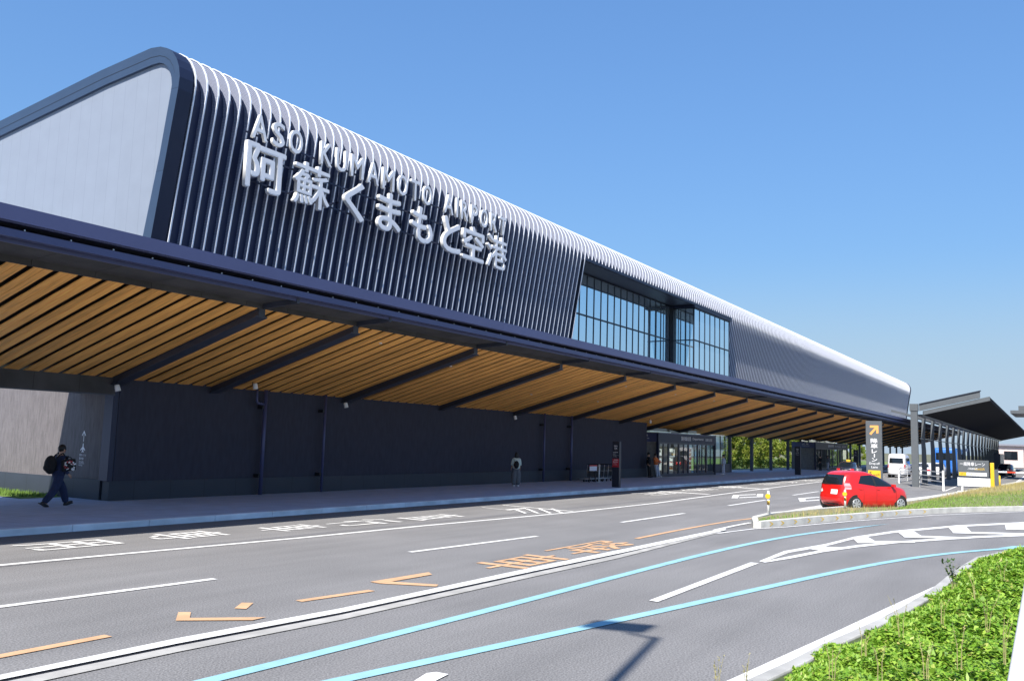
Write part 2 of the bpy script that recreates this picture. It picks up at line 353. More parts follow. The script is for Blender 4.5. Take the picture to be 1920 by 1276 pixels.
Z1 = 0.010
def widen(pts, w0, w1):
    """two parallel edges around a surveyed centre line; widths in metres"""
    c = [Vector(G(x, y)) for x, y in pts]; A = []; B = []
    for i, p in enumerate(c):
        d = (c[min(i+1, len(c)-1)]-c[max(i-1, 0)]).normalized(); nrm = Vector((-d.y, d.x)); w = w0+(w1-w0)*i/(len(c)-1)
        A.append(p+nrm*w/2); B.append(p-nrm*w/2)
    return A, B
def widen_xy(c, w):
    A = []; B = []
    for i, p in enumerate(c):
        d = (c[min(i+1, len(c)-1)]-c[max(i-1, 0)]).normalized(); nrm = Vector((-d.y, d.x)); A.append(p+nrm*w/2); B.append(p-nrm*w/2)
    return A, B
def band(name, pts, w, m, z=Z1, w1=None, fair=0):
    if fair:                     # fair the surveyed points with a smooth curve
        c = np.array([G(x, y) for x, y in pts]); cf = np.polyfit(c[:, 0], c[:, 1], fair); xs_ = np.linspace(c[0, 0], c[-1, 0], 60)
        A, B = widen_xy([Vector((x, float(np.polyval(cf, x)))) for x in xs_], w)
    else: A, B = widen(pts, w, w if w1 is None else w1)
    n = len(A); mb = MB()
    mb.add([(p.x, p.y, z) for p in A]+[(p.x, p.y, z) for p in B], [(i, i+1, n+i+1, n+i) for i in range(n-1)])
    return tag(mb.build(name, m), kind='structure')
WP, OP, BP = M['white_paint'], M['orange_paint'], M['blue_paint']
band('edge_line', [(-60, 1065), (0, 1059.5), (200, 1041), (560, 1008.5), (800, 985), (1060, 961.5), (1230, 943), (1400, 920), (1545, 902), (1640, 892)], 0.17, WP)
for a, b in (((-80, 1148), (403, 1085)), ((768, 1035), (1007, 1005)), ((1165, 979), (1283, 962)), ((1366, 947.5), (1436, 937)), ((1487, 928), (1535, 921))):
    band('lane_dash', [a, b], 0.15, WP)
for a, b in (((-60, 1242), (203, 1192)), ((560, 1127), (697, 1107))): band('orange_dash', [a, b], 0.15, OP)
band('orange_line', [(1193, 1009.5), (1260, 996), (1325, 984), (1370, 976.5), (1425, 970), (1480, 966), (1555, 962)], 0.14, OP)
# raised white kerb strip with slotted drain and concrete gutter
strip('divider_line', [(-60, 1281), (0, 1268), (333, 1198.5), (640, 1142), (1000, 1064.5), (1160, 1032), (1358, 990.5)],
      [(-60, 1291), (0, 1277), (333, 1208.5), (640, 1150), (1000, 1072), (1160, 1038.5), (1362, 994)], 0.02, WP)
strip('drain_channel', [(-60, 1291), (0, 1277), (333, 1208.5), (640, 1150), (1000, 1072), (1160, 1038.5), (1362, 994)],
      [(-60, 1295), (0, 1281), (333, 1212), (640, 1153), (1000, 1074.3), (1160, 1040), (1362, 995)], 0.006, M['black'])
M['gutter_concrete'] = mat('gutter_concrete', (0.36, 0.35, 0.33), .85, var=.2, scale=2.5, bump=.3, bscale=30)
strip('concrete_gutter', [(-60, 1295), (0, 1281), (333, 1212), (640, 1153), (1000, 1074.3), (1160, 1040), (1350, 995)],
      [(-60, 1309), (0, 1295), (333, 1223), (640, 1162.5), (1000, 1081.5), (1160, 1046.5), (1352, 997.5)], 0.012, M['gutter_concrete'])
band('island_edge_line', [(1345, 1000), (1413, 991.5), (1475, 988), (1597, 977), (1750, 966), (1919, 959)], 0.10, WP, 0.014)
band('divider_end_line', [(1340, 994), (1375, 986), (1407, 980)], 0.14, WP, 0.016)
band('blue_guide_line', [(330, 1292), (420, 1268), (600, 1224), (800, 1175), (1000, 1120), (1160, 1080.5), (1240, 1060), (1300, 1043.5), (1397, 1020.5), (1500, 1002.5), (1570, 993)], 0.19, BP, fair=4)
mb = MB(); poly_ground(mb, [(1566, 992.5), (1569, 994.5), (1592, 992.5), (1620, 988), (1669, 981.5)], Z1+.002); tag(mb.build('blue_arrow', BP), kind='structure')
mb = MB(); poly_ground(mb, [(1872, 1027.5), (1900, 1023.5), (1940, 1022.5), (1940, 1028), (1900, 1030)], Z1+.002); tag(mb.build('blue_arrow', BP), kind='structure')
band('blue_guide_line', [(560, 1298), (640, 1272), (800, 1237), (1000, 1193), (1160, 1165.5), (1240, 1148), (1400, 1111), (1500, 1084), (1635, 1058), (1750, 1041.5), (1840, 1032), (1925, 1026)], 0.19, BP, fair=4)
mb = MB(); poly_ground(mb, [(1217, 1126), (1233, 1129), (1423, 1056), (1407, 1054.5)], Z1); poly_ground(mb, [(776, 1278), (800, 1263), (818, 1261), (841, 1265), (816, 1278)], Z1)
tag(mb.build('lane_dash', WP), kind='structure')
# hatched nose
strip('hatch_border', [(1423, 1052), (1470, 1033), (1548, 1019.5), (1602, 1006), (1675, 995), (1793, 984.5), (1940, 977.5)],
      [(1430, 1054), (1478, 1036.5), (1550, 1023.5), (1604, 1009.5), (1677, 998.5), (1795, 987.5), (1940, 980.5)], Z1, WP)
strip('hatch_border', [(1427, 1053.2), (1480, 1043), (1540, 1031.5), (1610, 1021.5), (1675, 1015.5), (1760, 1009.5), (1833, 1005), (1940, 1001)],
      [(1434, 1055), (1484, 1047), (1542, 1035.5), (1612, 1025.5), (1676, 1019), (1760, 1013), (1834, 1008.3), (1940, 1004)], Z1+.003, WP)
Zc = lambda P: [(1560+x/5.333, 900+y/5.333) for x, y in P]
mb = MB()
poly_ground(mb, [(1517, 1029.5), (1542, 1022), (1551, 1025.5), (1590, 1027), (1545, 1034)], Z1+.006)
for P in ([(205, 582), (355, 568), (430, 610), (260, 632)], [(430, 610), (850, 612), (820, 630), (260, 632)],
          [(660, 523), (812, 507), (892, 558), (725, 575)], [(892, 558), (1350, 573), (1200, 588), (725, 575)],
          [(1165, 475), (1335, 460), (1392, 518), (1215, 532)], [(1392, 518), (1940, 533), (1940, 550), (1215, 532)],
          [(1728, 438), (1895, 428), (1940, 455), (1940, 499), (1740, 499)]):
    poly_ground(mb, Zc(P), Z1+.006)
tag(mb.build('hatch_chevrons', WP), kind='structure')
strip('edge_line', [(1330, 1290), (1370, 1274), (1535, 1199.5), (1671, 1136), (1764, 1094)], [(1390, 1290), (1420, 1272), (1478, 1246), (1592, 1191), (1700, 1134), (1754, 1108)], Z1, WP)
# lane boxes near the car, bay hatching by the kerb
Z5 = lambda P: [(1340+x/7.385, 900+y/7.385) for x, y in P]
mb = MB()
for P in ([(255, 205), (345, 205), (320, 250), (232, 250)], [(345, 203), (570, 192), (570, 202), (345, 213)], [(345, 236), (665, 222), (665, 232), (340, 246)], [(590, 190), (672, 187), (668, 232), (580, 220)],
          [(1155, 248), (1245, 245), (1275, 290), (1180, 297)], [(1245, 243), (1450, 230), (1450, 240), (1250, 256)], [(1275, 280), (1450, 268), (1450, 280), (1270, 292)]):
    poly_ground(mb, Z5(P), Z1)
tag(mb.build('lane_arrow', WP), kind='structure')
Z8 = lambda P: [(900+x/3.84, 740+y/3.84) for x, y in P]
mb = MB()
for P in ([(10, 808), (450, 856), (470, 859), (20, 811)], [(160, 795), (660, 840), (680, 838), (170, 793)]): poly_ground(mb, Z8(P), Z1)
for x0 in (240, 330, 420, 510):
    poly_ground(mb, Z8([(x0-4, 824-x0*.006), (x0+14, 821-x0*.006), (x0+100, 853), (x0+78, 855)]), Z1+.003)
poly_ground(mb, Z8([(180, 826), (330, 814), (335, 820), (200, 832)]), Z1+.003)
for x0 in (1265, 1700): poly_ground(mb, Z8([(x0, 694-(x0-1265)*.08), (x0+25, 692-(x0-1265)*.08), (x0+400, 716-(x0-1265)*.08), (x0+370, 718-(x0-1265)*.08)]), Z1+.003)
tag(mb.build('bay_hatching', WP), kind='structure')
band('bay_line', [(1876, 926), (1925, 890)], 0.25, WP); band('bay_line', [(1890, 921), (1930, 921)], 0.25, WP)
band('bay_line', [(1772, 920), (1800, 909)], 0.12, WP); band('bay_line', [(1668, 896), (1712, 893)], 0.15, WP); band('bay_line', [(1600, 899), (1660, 893)], 0.15, WP)

def road_glyph(mb_list, ch, x0, x1, y0, y1, m, z=Z1+.001, off=0.0, mir=False):
    """a road character: its top points along +X, it reads towards -Y"""
    me = text_mesh(ch, size=1, extrude=0.0, offset=off)
    co = np.zeros(len(me.vertices)*3); me.vertices.foreach_get('co', co); co = co.reshape(-1, 3); lo, hi = co.min(0), co.max(0)
    t = (co-lo)/np.maximum(hi-lo, 1e-6); w = np.zeros_like(co); w[:, 0] = x0+t[:, 1]*(x1-x0); w[:, 1] = y1-t[:, 0]*(y1-y0); w[:, 2] = z
    me.vertices.foreach_set('co', w.ravel()); me.materials.append(m); me.update()
    fl = [p.index for p in me.polygons if p.normal.z < 0]
    o = link('road_lettering', me); return tag(o, kind='structure')
# orange drop-off lane wording, far to near
road_glyph(None, '降', 16.95, 19.9, 8.72, 9.78, OP, off=.004)
road_glyph(None, '車', 13.9, 16.4, 8.65, 9.75, OP, off=.004)
mb = MB()
for P in ([(694, 1091), (804, 1073), (810, 1077.5), (716, 1094)], [(694, 1091), (716, 1089.5), (822, 1096), (818, 1099.5), (712, 1094)]): poly_ground(mb, P, Z1)
Z4 = lambda P: [(x/3, 960+y/3) for x, y in P]
for P in ([(1360, 510), (1425, 512), (1385, 546), (1318, 543)], [(1003, 564), (1074, 564), (1064, 612), (988, 612)], [(1064, 597), (1420, 594), (1500, 592), (1420, 610), (1040, 612)]): poly_ground(mb, Z4(P), Z1)
tag(mb.build('road_lettering', OP), kind='structure')
# white wording of the kerb-side bay
xs = [G(0, 1020)[0]]
YR = iter(((16.7, 17.8), (16.5, 17.7), (16.25, 17.3), (15.95, 17.15), (15.85, 16.85)))
for ch, (pa, pb) in zip('用専車行直', (((5, 1022), (218, 1016)), ((272, 1008), (432, 1000)), ((470, 992), (600, 985)), ((608, 982), (748, 976)), ((752, 972), (868, 966)))):
    a = G(*pa); b = G(*pb); ya_, yb_ = next(YR); road_glyph(None, ch, a[0], b[0], ya_, yb_, WP, off=.003)
cx = G(1020, 946)[0]
for i, ch in enumerate('用専車両係関'):
    x0 = 39.5+i*5.4+(2.5 if i > 2 else 0); road_glyph(None, ch, x0, x0+4.0, 16.7, 18.1, WP, off=-.003)

# ------------------------------------------------------------------ traffic island with kerb and grass
front = [(1409, 981), (1412, 989), (1427, 989.5), (1475, 985), (1540, 978.5), (1597, 974), (1700, 965), (1800, 960), (1925, 957)]
backl = [(1411, 979), (1440, 971.5), (1480, 967), (1540, 961), (1600, 956), (1700, 946), (1760, 936), (1820, 926), (1870, 917), (1925, 906)]
fr = [Vector((*G(x, y), 0)) for x, y in front]; bk = [Vector((*G(x, y), 0)) for x, y in backl]
def wall_ribbon(mb, pts, w, z0, z1, sgn):
    n = len(pts); A = []; B = []
    for i, p in enumerate(pts):
        d = (pts[min(i+1, n-1)]-pts[max(i-1, 0)]).normalized(); q = Vector((-d.y, d.x, 0))*sgn*w
        A.append(p); B.append(p+q)
    vs = [(p.x, p.y, z) for z in (z0, z1) for L in (A, B) for p in L]
    fs = []
    for i in range(n-1):
        a0, a1, b0, b1 = i, i+1, n+i, n+i+1
        fs += [(a0, a1, 2*n+a1, 2*n+a0), (b1, b0, 2*n+b0, 2*n+b1), (2*n+a0, 2*n+a1, 2*n+b1, 2*n+b0), (a0, b0, b1, a1)]
    fs += [(0, 2*n, 3*n, n), (n-1, 2*n-1, 4*n-1, 3*n-1)]
    mb.add(vs, fs); return B
mb = MB(); fi = wall_ribbon(mb, fr, 0.18, -.01, 0.20, 1); bi = wall_ribbon(mb, bk, 0.18, -.01, 0.20, -1)
tag(mb.build('island_kerb', M['concrete'], bevel=0.03), kind='structure')
mb = MB(); N = 24
def samp(P, t):
    L = [0.0]
    for i in range(1, len(P)): L.append(L[-1]+(P[i]-P[i-1]).length)
    s = t*L[-1]
    for i in range(1, len(P)):
        if s <= L[i]+1e-9: k = (s-L[i-1])/max(1e-9, L[i]-L[i-1]); return P[i-1].lerp(P[i], k)
    return P[-1]
vs = []
for i in range(N+1):
    a, b = samp(fi, i/N), samp(bi, i/N)
    for j in range(5):
        p = a.lerp(b, j/4); vs.append((p.x, p.y, 0.17+0.14*math.sin(math.pi*j/4)*max(0, min(1, (i-10)/6))))
mb.add(vs, [(i*5+j, (i+1)*5+j, (i+1)*5+j+1, i*5+j+1) for i in range(N) for j in range(4)])
tag(mb.build('island_turf', M['dry_turf'], smooth=True), kind='structure')
band('concrete_strip', [(1440, 972), (1480, 962), (1538, 951), (1600, 945), (1700, 937.5), (1760, 930), (1820, 920), (1868, 912), (1925, 901)], .9, M['concrete'], .006)
band('divider_line', [(1450, 968), (1475, 962.5), (1500, 956.5), (1540, 947.5)], .16, WP, .014)
# yellow chevrons on the kerb face
mb = MB()
for k, px in enumerate((1447, 1468, 1492, 1517, 1543, 1570, 1597, 1625, 1652, 1680, 1707, 1733)):
    j = next(i for i in range(len(front)-1) if front[i+1][0] > px and front[i][0] <= px and i > 1) if px > 1427 else 2
    t = (px-front[j][0])/(front[j+1][0]-front[j][0]); p = fr[j].lerp(fr[j+1], t); d = (fr[j+1]-fr[j]).normalized(); nrm = Vector((d.y, -d.x, 0))
    for sg in (-1, 1):
        a = p+nrm*.006+Vector((0, 0, .10)); b = a-d*.16+Vector((0, 0, .06*sg))
        wv = d*0.08
        mb.add([a, a+wv, b+wv, b], [(0, 1, 2, 3)])
tag(mb.build('kerb_arrows', M['yellow']), kind='structure')

def blades(name, pts, m, h0, h1, w, label, lean=0.35):
    n = len(pts); P = np.array(pts); ang = rng.uniform(0, 2*np.pi, n); h = rng.uniform(h0, h1, n); la = rng.uniform(0, 2*np.pi, n); ll = rng.uniform(0, lean, n)*h
    dx = np.stack([np.cos(ang), np.sin(ang), 0*ang], 1)*w/2; tip = P+np.stack([np.cos(la)*ll, np.sin(la)*ll, h], 1); mid = P+np.stack([np.cos(la)*ll*.35, np.sin(la)*ll*.35, h*.55], 1)
    V = np.stack([P-dx, P+dx, mid+dx*.7, mid-dx*.7, tip+dx*.1, tip-dx*.1], 1).reshape(-1, 3); b = np.arange(n)[:, None]*6
    Fq = np.concatenate([b+np.array([[0, 1, 2, 3]]), b+np.array([[3, 2, 4, 5]])])
    return tag(np_mesh(name, V, Fq, m), label, 'grass', kind='stuff')
def isl_pts(n, t0, t1, s0=0.0, s1=1.0):
    out = []
    for _ in range(n):
        t = random.uniform(t0, t1); a, b = samp(fi, t), samp(bi, t); s = random.uniform(s0, s1); p = a.lerp(b, s); out.append((p.x, p.y, 0.165+0.13*math.sin(math.pi*s)*max(0, min(1, (t*24-10)/6))))
    return out
blades('grass', isl_pts(220, 0.05, 0.16, 0, 0.4)+isl_pts(200, 0.25, 0.5, 0, 0.3)+isl_pts(8000, .52, 1.0, 0, .4), M['grass'], .03, .10, .022, 'green grass on the kerbed island beside the red hatchback')
blades('dry_grass', isl_pts(420, 0.12, 0.5, 0, .5)+isl_pts(6000, .55, 1, .25, 1), M['drygrass'], .05, .26, .012, 'dry straw coloured grass on the kerbed island near the yellow barrier post')

# ------------------------------------------------------------------ planted bank in the foreground
edge = [(1100, 1458), (1240, 1380), (1380, 1312), (1480, 1264), (1540, 1231), (1600, 1203), (1665, 1172), (1740, 1125), (1790, 1082), (1830, 1056), (1925, 1034), (1990, 1026)]
eg = [Vector((*G(x, y), 0)) for x, y in edge]
mb = MB(); wall_ribbon(mb, eg[::-1], 0.16, -.01, 0.15, 1); tag(mb.build('bank_kerb', mat('bank_kerb_concrete', (.36, .355, .34), .85, var=.2, scale=2, bump=.3, bscale=30), bevel=.02), kind='structure')
OFF = [0.16, .35, .7, 1.2, 2.0, 3.2, 5, 9, 20]
def bank_z(d): return 0.12+0.50*(1-math.exp(-max(0, d-.3)/2.4))
mb = MB(); vs = []; dirs = []
for i, p in enumerate(eg):
    d = (eg[min(i+1, len(eg)-1)]-eg[max(i-1, 0)]).normalized(); q = Vector((d.y, -d.x, 0)); q = (q+Vector((0.1, -1, 0))).normalized(); dirs.append(q)
    for o_ in OFF: v = p+q*o_; vs.append((v.x, v.y, bank_z(o_)))
k = len(OFF); mb.add(vs, [(i*k+j, (i+1)*k+j, (i+1)*k+j+1, i*k+j+1) for i in range(len(eg)-1) for j in range(k-1)])
tag(mb.build('bank', M['soil'], smooth=True), kind='structure')
# ground cover: small folded leaves in their thousands
def cover(n):
    P = []; S = []
    seg = [(eg[i+1]-eg[i]).length for i in range(len(eg)-1)]; 
    while len(P) < n:
        i = random.choices(range(len(seg)), seg)[0]; t = random.random(); d = abs(random.gauss(0, 1.0))**1.0*2.0*random.random()+random.uniform(-.10, .35) if random.random() < .6 else random.uniform(0, 5.5)
        e = eg[i].lerp(eg[i+1], t); q = dirs[i].lerp(dirs[i+1], t)
        wob = 0.16*math.sin(e.x*2.3)+0.13*math.sin(e.x*5.1+1)+.08*math.sin(e.x*11)
        if d < .02+wob*.6: continue
        p = e+q*(d+.16)
        if p.x < 3 : continue
        dist = math.hypot(p.x, p.y)
        if random.random() > min(1, (9.0/dist)**1.1): continue
        hump = .07*math.sin(p.x*4.3+p.y*3.1)+.05*math.sin(p.x*9.7-p.y*7.9)+.04*math.sin(p.y*13+p.x*2)
        top = max(.03, .13+hump)*min(1, .12+max(0, d-wob)*.9)
        P.append((p.x, p.y, bank_z(d+.16)+top*random.random()**.45)); S.append(.010+.0017*dist)
    return np.array(P), np.array(S)
P, S = cover(230000)
n = len(P); yawv = rng.uniform(0, 2*np.pi, n); tilt = rng.normal(0, .45, n); tilt2 = rng.normal(0, .45, n)
ex = np.stack([np.cos(yawv), np.sin(yawv), np.tan(np.clip(tilt, -1.2, 1.2))*.8], 1); ey = np.stack([-np.sin(yawv), np.cos(yawv), np.tan(np.clip(tilt2, -1.2, 1.2))*.8], 1)
s = S[:, None]*rng.uniform(.7, 1.3, n)[:, None]
V = np.stack([P-ex*s, P+ey*s*.62-np.array([0, 0, 1])*s*.15, P+ex*s, P-ey*s*.62-np.array([0, 0, 1])*s*.15], 1).reshape(-1, 3)
Fq = np.arange(n)[:, None]*4+np.array([[0, 1, 2, 3]])
tag(np_mesh('ground_cover', V, Fq, M['leaf_cover']), 'bright green leafy ground cover spreading over the roadside bank', 'ground cover', kind='stuff')

def stalk(x, y, z0, h, n, m, name, label, spread=.25, group=None, leafm=None, ls=.02):
    e = empty(name, (x, y, z0), 0, label, 'plant', group); st = MB(); lf = MB()
    for i in range(n):
        a = random.uniform(0, 6.28); hh = h*random.uniform(.65, 1.0); sp = spread*random.uniform(.3, 1)*hh
        pts = [(0.02*math.cos(a), .02*math.sin(a), 0), (sp*.35*math.cos(a), sp*.35*math.sin(a), hh*.5), (sp*math.cos(a), sp*math.sin(a), hh)]
        st.tube(pts, [.0035, .0028, .0012], 4)
        for k_ in range(14):
            t = random.uniform(.35, 1); c = Vector(pts[1]).lerp(Vector(pts[2]), (t-.35)/.65) if t > .35 else Vector(pts[0])
            b = random.uniform(0, 6.28); dv = Vector((math.cos(b), math.sin(b), random.uniform(.1, .9)))*ls*random.uniform(.6, 1.5)
            sd = Vector((-math.sin(b), math.cos(b), 0))*ls*.3
            lf.add([c, c+dv*.5+sd, c+dv, c+dv*.5-sd], [(0, 1, 2, 3)])
    st.build('stem', m, e); lf.build('seed_heads' if leafm is None else 'leaves', leafm or m, e); return e
wp = lambda px, py, z: (*G(px, py, z), z)
M['stalk'] = mat('dry_stalk', (0.36, 0.32, 0.14), .8, var=.15)
for px, py, h, n_, lab in ((1345, 1282, .32, 4, 'thin seeding weed leftmost on the roadside verge'), (1398, 1278, .34, 3, 'thin upright weed at the near end of the white edge line'),
                           (1790, 1110, .55, 7, 'tall grey green weed standing highest at the bank crest near the kerb')):
    x_, y_, z_ = wp(px, py, .2)
    stalk(x_, y_, .1, h*1.15, n_, M['stalk'], 'weed', lab, .3, 'weeds rising above the roadside bank', M['leaf_dark'] if px == 1790 else None, .06 if px == 1790 else .018)
for px, py, h, lab in ((1650, 1270, .34, 'dry seed stalk in the ground cover, nearest the bottom edge'), (1800, 1250, .4, 'dry branching seed stalk in the ground cover by the white pole'),
                       (1690, 1190, .4, 'dry seed stalk in the ground cover behind the nearest stalk'), (1850, 1180, .4, 'dry seed stalk high on the bank at the right'),
                       (1560, 1268, .3, 'dry seed stalk low in the ground cover at the left of the bank'),
                       (1735, 1268, .36, 'dry seed stalk beside the nearest one at the bottom edge'), (1765, 1165, .34, 'dry seed stalk in the upper part of the ground cover, left of centre'), (1880, 1240, .4, 'dry seed stalk closest to the pale pole'),
                       (1620, 1225, .3, 'dry seed stalk near the kerb edge of the ground cover'), (1830, 1120, .36, 'dry seed stalk beside the tall grey green weed'), (1880, 1085, .36, 'dry seed stalk farthest up the bank')):
    x_, y_, z_ = wp(px, py, .62)
    stalk(x_, y_, .6, h, 3, M['stalk'], 'weed', lab, .4, 'weeds rising above the roadside bank', None, .014)
# pale pole leaning at the lower right, close to the camera
e = empty('marker_pole', (2.93, 0.12, 0), 0, 'pale leaning marker pole at the bottom right corner of the view', 'pole')
mb = MB(); mb.tube([(2.70, .355, .45), (2.93, .15, 1.72), (2.98, .10, 2.0), (3.17, -.09, 3.0)], [.024, .024, .024, .024], 16); mb.build('shaft', M['white'], e, True, smooth=True)
mb = MB(); mb.tube([(2.74, .32, .66), (2.752, .31, .74)], .0265, 16); mb.build('sleeve', M['rim'], e, True, smooth=True)
# street lamp just outside the view; its shadow falls on the road
e = empty('street_lamp', (0.11, 2.2, 0.3), 0, 'tall grey street lamp beside the near lane whose shadow falls on the asphalt', 'street lamp')
hL = 12.6; mb = MB(); mb.tube([(.11, 2.2, .2), (.11, 2.2, hL*.5), (.11, 2.2, hL)], [.095, .08, .06], 14); mb.build('pole', M['rim'], e, True, smooth=True)
mb = MB(); mb.tube([(.11, 2.2, hL-.06), (.06, 2.6, hL+.1)], .035, 10); mb.build('arm', M['rim'], e, True)
mb = MB(); mb.obox((0.33, 2.84, hL+.12), (.27, .02, 0), (-.12, .40, 0), (0, 0, .04)); mb.build('lamp_head', M['sign_grey'], e, True, bevel=.02)
mb = MB(); mb.box(-.1, .3, 2.0, 2.4, .2, .62); mb.build('base', M['concrete'], e, True)

# ------------------------------------------------------------------ terminal building
XE = 16.6; XF = 166.0; BW = 25.2
T = empty('airport_terminal', (XE, BW, 0.15), 0, 'long low airport terminal with rounded upper storey clad in pale vertical fins', 'building')
PROF = [(24.30, 6.55), (23.93, 8.32), (23.70, 9.85), (23.44, 11.4), (23.22, 12.7), (23.14, 13.25), (23.17, 13.55), (23.27, 13.82), (23.45, 14.10), (23.70, 14.33), (24.02, 14.50), (24.45, 14.60), (25.05, 14.60), (27.5, 14.40), (30.18, 14.16), (33.63, 13.70), (42, 12.5)]
def inset(P, d):
    out = []
    for i, (y, z) in enumerate(P):
        a = Vector(P[max(i-1, 0)]); b = Vector(P[min(i+1, len(P)-1)]); t = (b-a).normalized(); n_ = Vector((t.y, -t.x))  # towards the inside
        out.append((y+n_.x*d, z+n_.y*d))
    return out
# fins: thin perforated blades with a pale cap
FD = 0.27
def fins():
    caps = MB(); V = []; Fq = []; UV = []
    x = XE+.62; k = 0; WIN = (44.15, 69.85)
    prof_all = PROF[:14]
    def arr(x, P, u0=0.0):
        nonlocal V, Fq, UV
        O = inset(P, 0.0); n = len(P); I = [inset(P, min(.42, max(.15, .15+(p_[1]-12.6)*.20)))[i_] for i_, p_ in enumerate(P)]; L = [u0]
        for i in range(1, n): L.append(L[-1]+(Vector(P[i])-Vector(P[i-1])).length)
        for sx in (-.011, .011):
            b = len(V)
            for i in range(n): V += [(x+sx, *O[i]), (x+sx, *I[i])]; UV += [(L[i], 0), (L[i], (Vector(O[i])-Vector(I[i])).length)]
            for i in range(n-1): Fq.append((b+2*i, b+2*i+1, b+2*i+3, b+2*i+2))
        C = inset(P, -.035); cw = .024
        b = len(caps.v)
        for i in range(n): caps.v += [(x-cw, *O[i]), (x-cw, *C[i]), (x+cw, *C[i]), (x+cw, *O[i])]
        for i in range(n-1):
            for j in range(4): caps.f.append((b+4*i+j, b+4*i+(j+1) % 4, b+4*i+4+(j+1) % 4, b+4*i+4+j))
    while x < XF-.3:
        if WIN[0] < x < WIN[1]:
            P = [(23.205, 12.86)]+PROF[5:14]
        else: P = prof_all
        arr(x, P); x += 0.4475
    me = bpy.data.meshes.new('facade_fins'); me.from_pydata(V, [], Fq); me.materials.append(M['perf'])
    uvl = me.uv_layers.new(name='UVMap'); fl = [c for f in Fq for i in f for c in UV[i]]; uvl.data.foreach_set('uv', fl)
    o = link('facade_fins', me, T, True)
    caps.build('fin_caps', M['fin_cap'], o, True, smooth=False)
    # back sheet with shallow ribs, left open where the glazing is
    bk_ = MB(); I = [inset(PROF, min(.43, max(.16, .16+(p_[1]-12.6)*.20)))[i_] for i_, p_ in enumerate(PROF)]; IS = I[:14]+[(I[13][0]+.8, 13.9), (I[13][0]+.8, 6.6)]
    def sheet(x0, x1, P, nstep):
        n = len(P); b = len(bk_.v)
        for xx in (x0, x1): bk_.v += [(xx, *p) for p in P]
        for i in range(n-1): bk_.f.append((b+i, b+i+1, b+n+i+1, b+n+i))
    top = [(I[4][0]-.035, 12.86)]+I[5:]
    sheet(XE+.3, WIN[0], I, 1); sheet(WIN[0], 60, top, 1); sheet(60, WIN[1], [top[0]]+IS[5:], 1); sheet(WIN[1], XF, IS, 1)
    bk_.build('facade_back_sheet', mat('recess_blue', (0.024, 0.034, 0.085), 0.5), T, True)
fins()
# end wall frame and panel
INN = [(24.62, 6.55), (24.34, 8.42), (23.82, 10.93), (23.50, 12.9), (23.47, 13.15), (23.52, 13.4), (23.62, 13.62), (23.78, 13.82), (23.98, 13.95), (24.2, 14.02), (24.6, 14.03), (27, 13.86), (33.54, 13.14), (42, 12.0)]
OUT = [(24.30, 6.55), (23.93, 8.32), (23.37, 11.6), (23.14, 12.97), (23.11, 13.35), (23.18, 13.68), (23.33, 13.98), (23.55, 14.24), (23.85, 14.43), (24.2, 14.56), (24.7, 14.62), (27.4, 14.42), (33.63, 13.74), (42, 12.55)]
mb = MB(); n = len(OUT); x0, x1, x2 = XE, XE+.12, XE+.52
vs = [(x0, *p) for p in OUT]+[(x0, *p) for p in INN]+[(x1, *p) for p in INN]+[(x2, *p) for p in OUT]
fs = []
for i in range(n-1):
    fs += [(i, i+1, n+i+1, n+i), (n+i, n+i+1, 2*n+i+1, 2*n+i)]
mb.add(vs, fs); mb.build('end_frame', M['frame_side'], T, True)
mb = MB(); mb.add([(XE, *p) for p in OUT]+[(XE+.52, *p) for p in OUT], [(i+1, i, n+i, n+i+1) for i in range(n-1)]); mb.build('frame_return', M['navy'], T, True)
mb = MB(); mb.add([(XE-.004, y, z) for y, z in [(o[0]*.45+i_[0]*.55, o[1]*.45+i_[1]*.55) for o, i_ in zip(OUT, INN)][5:]]+[(XE-.004, y, z-.02) for y, z in [(o[0]*.45+i_[0]*.55, o[1]*.45+i_[1]*.55) for o, i_ in zip(OUT, INN)][5:]],
    [(i, i+1, n-5+i+1, n-5+i) for i in range(n-6)]); mb.build('frame_joint', M['black'], T, True)
mb = MB(); mb.add([(XE+.10, *p) for p in INN]+[(XE+.10, 42, 6.5)], [tuple(range(n+1))]); mb.build('end_panel', M['white_panel'], T, True); mb = MB(); OB = [(27.6, 6.5), (27.6, 14.35)]+OUT[12:]+[(42, 6.5)]; mb.add([(60, *p) for p in OB], [tuple(range(len(OB)))]); mb.build('rear_wall', M['navy'], T, True)
# far end, closed body behind
mb = MB(); OI = inset(PROF, .1)[:14]; mb.add([(XF, *p) for p in OI]+[(XF, 27.6, 6.5)], [tuple(range(len(OI)+1))]); mb.build('far_end_wall', M['navy'], T, True)
mb = MB(); mb.tube([(XF, *p) for p in PROF[:14]], .12, 6); mb.build('far_end_trim', M['navy'], T, True)
# lower storey: rendered wall with skirting
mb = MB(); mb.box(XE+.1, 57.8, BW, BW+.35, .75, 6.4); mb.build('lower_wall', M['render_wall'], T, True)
mb = MB(); mb.box(XE+.07, 57.8, BW-.035, BW+.3, .15, .75); mb.build('skirting', M['skirt'], T, True)
mb = MB(); mb.box(XE+.1, XE+.45, BW+.4, 44, .78, 7.0); mb.build('side_wall', M['render_brown'], T, True)
mb = MB(); mb.box(XE+.04, XE+.5, BW+.4, 44, .12, .78); mb.build('side_skirting', M['skirt'], T, True)
mb = MB(); mb.box(XE-.02, XE+.16, BW-.05, BW+.40, .75, 6.4); mb.box(XE+.2, XE+.24, BW-.02, BW, .75, 3.8); mb.build('corner_post', M['navy'], T, True, bevel=.01)
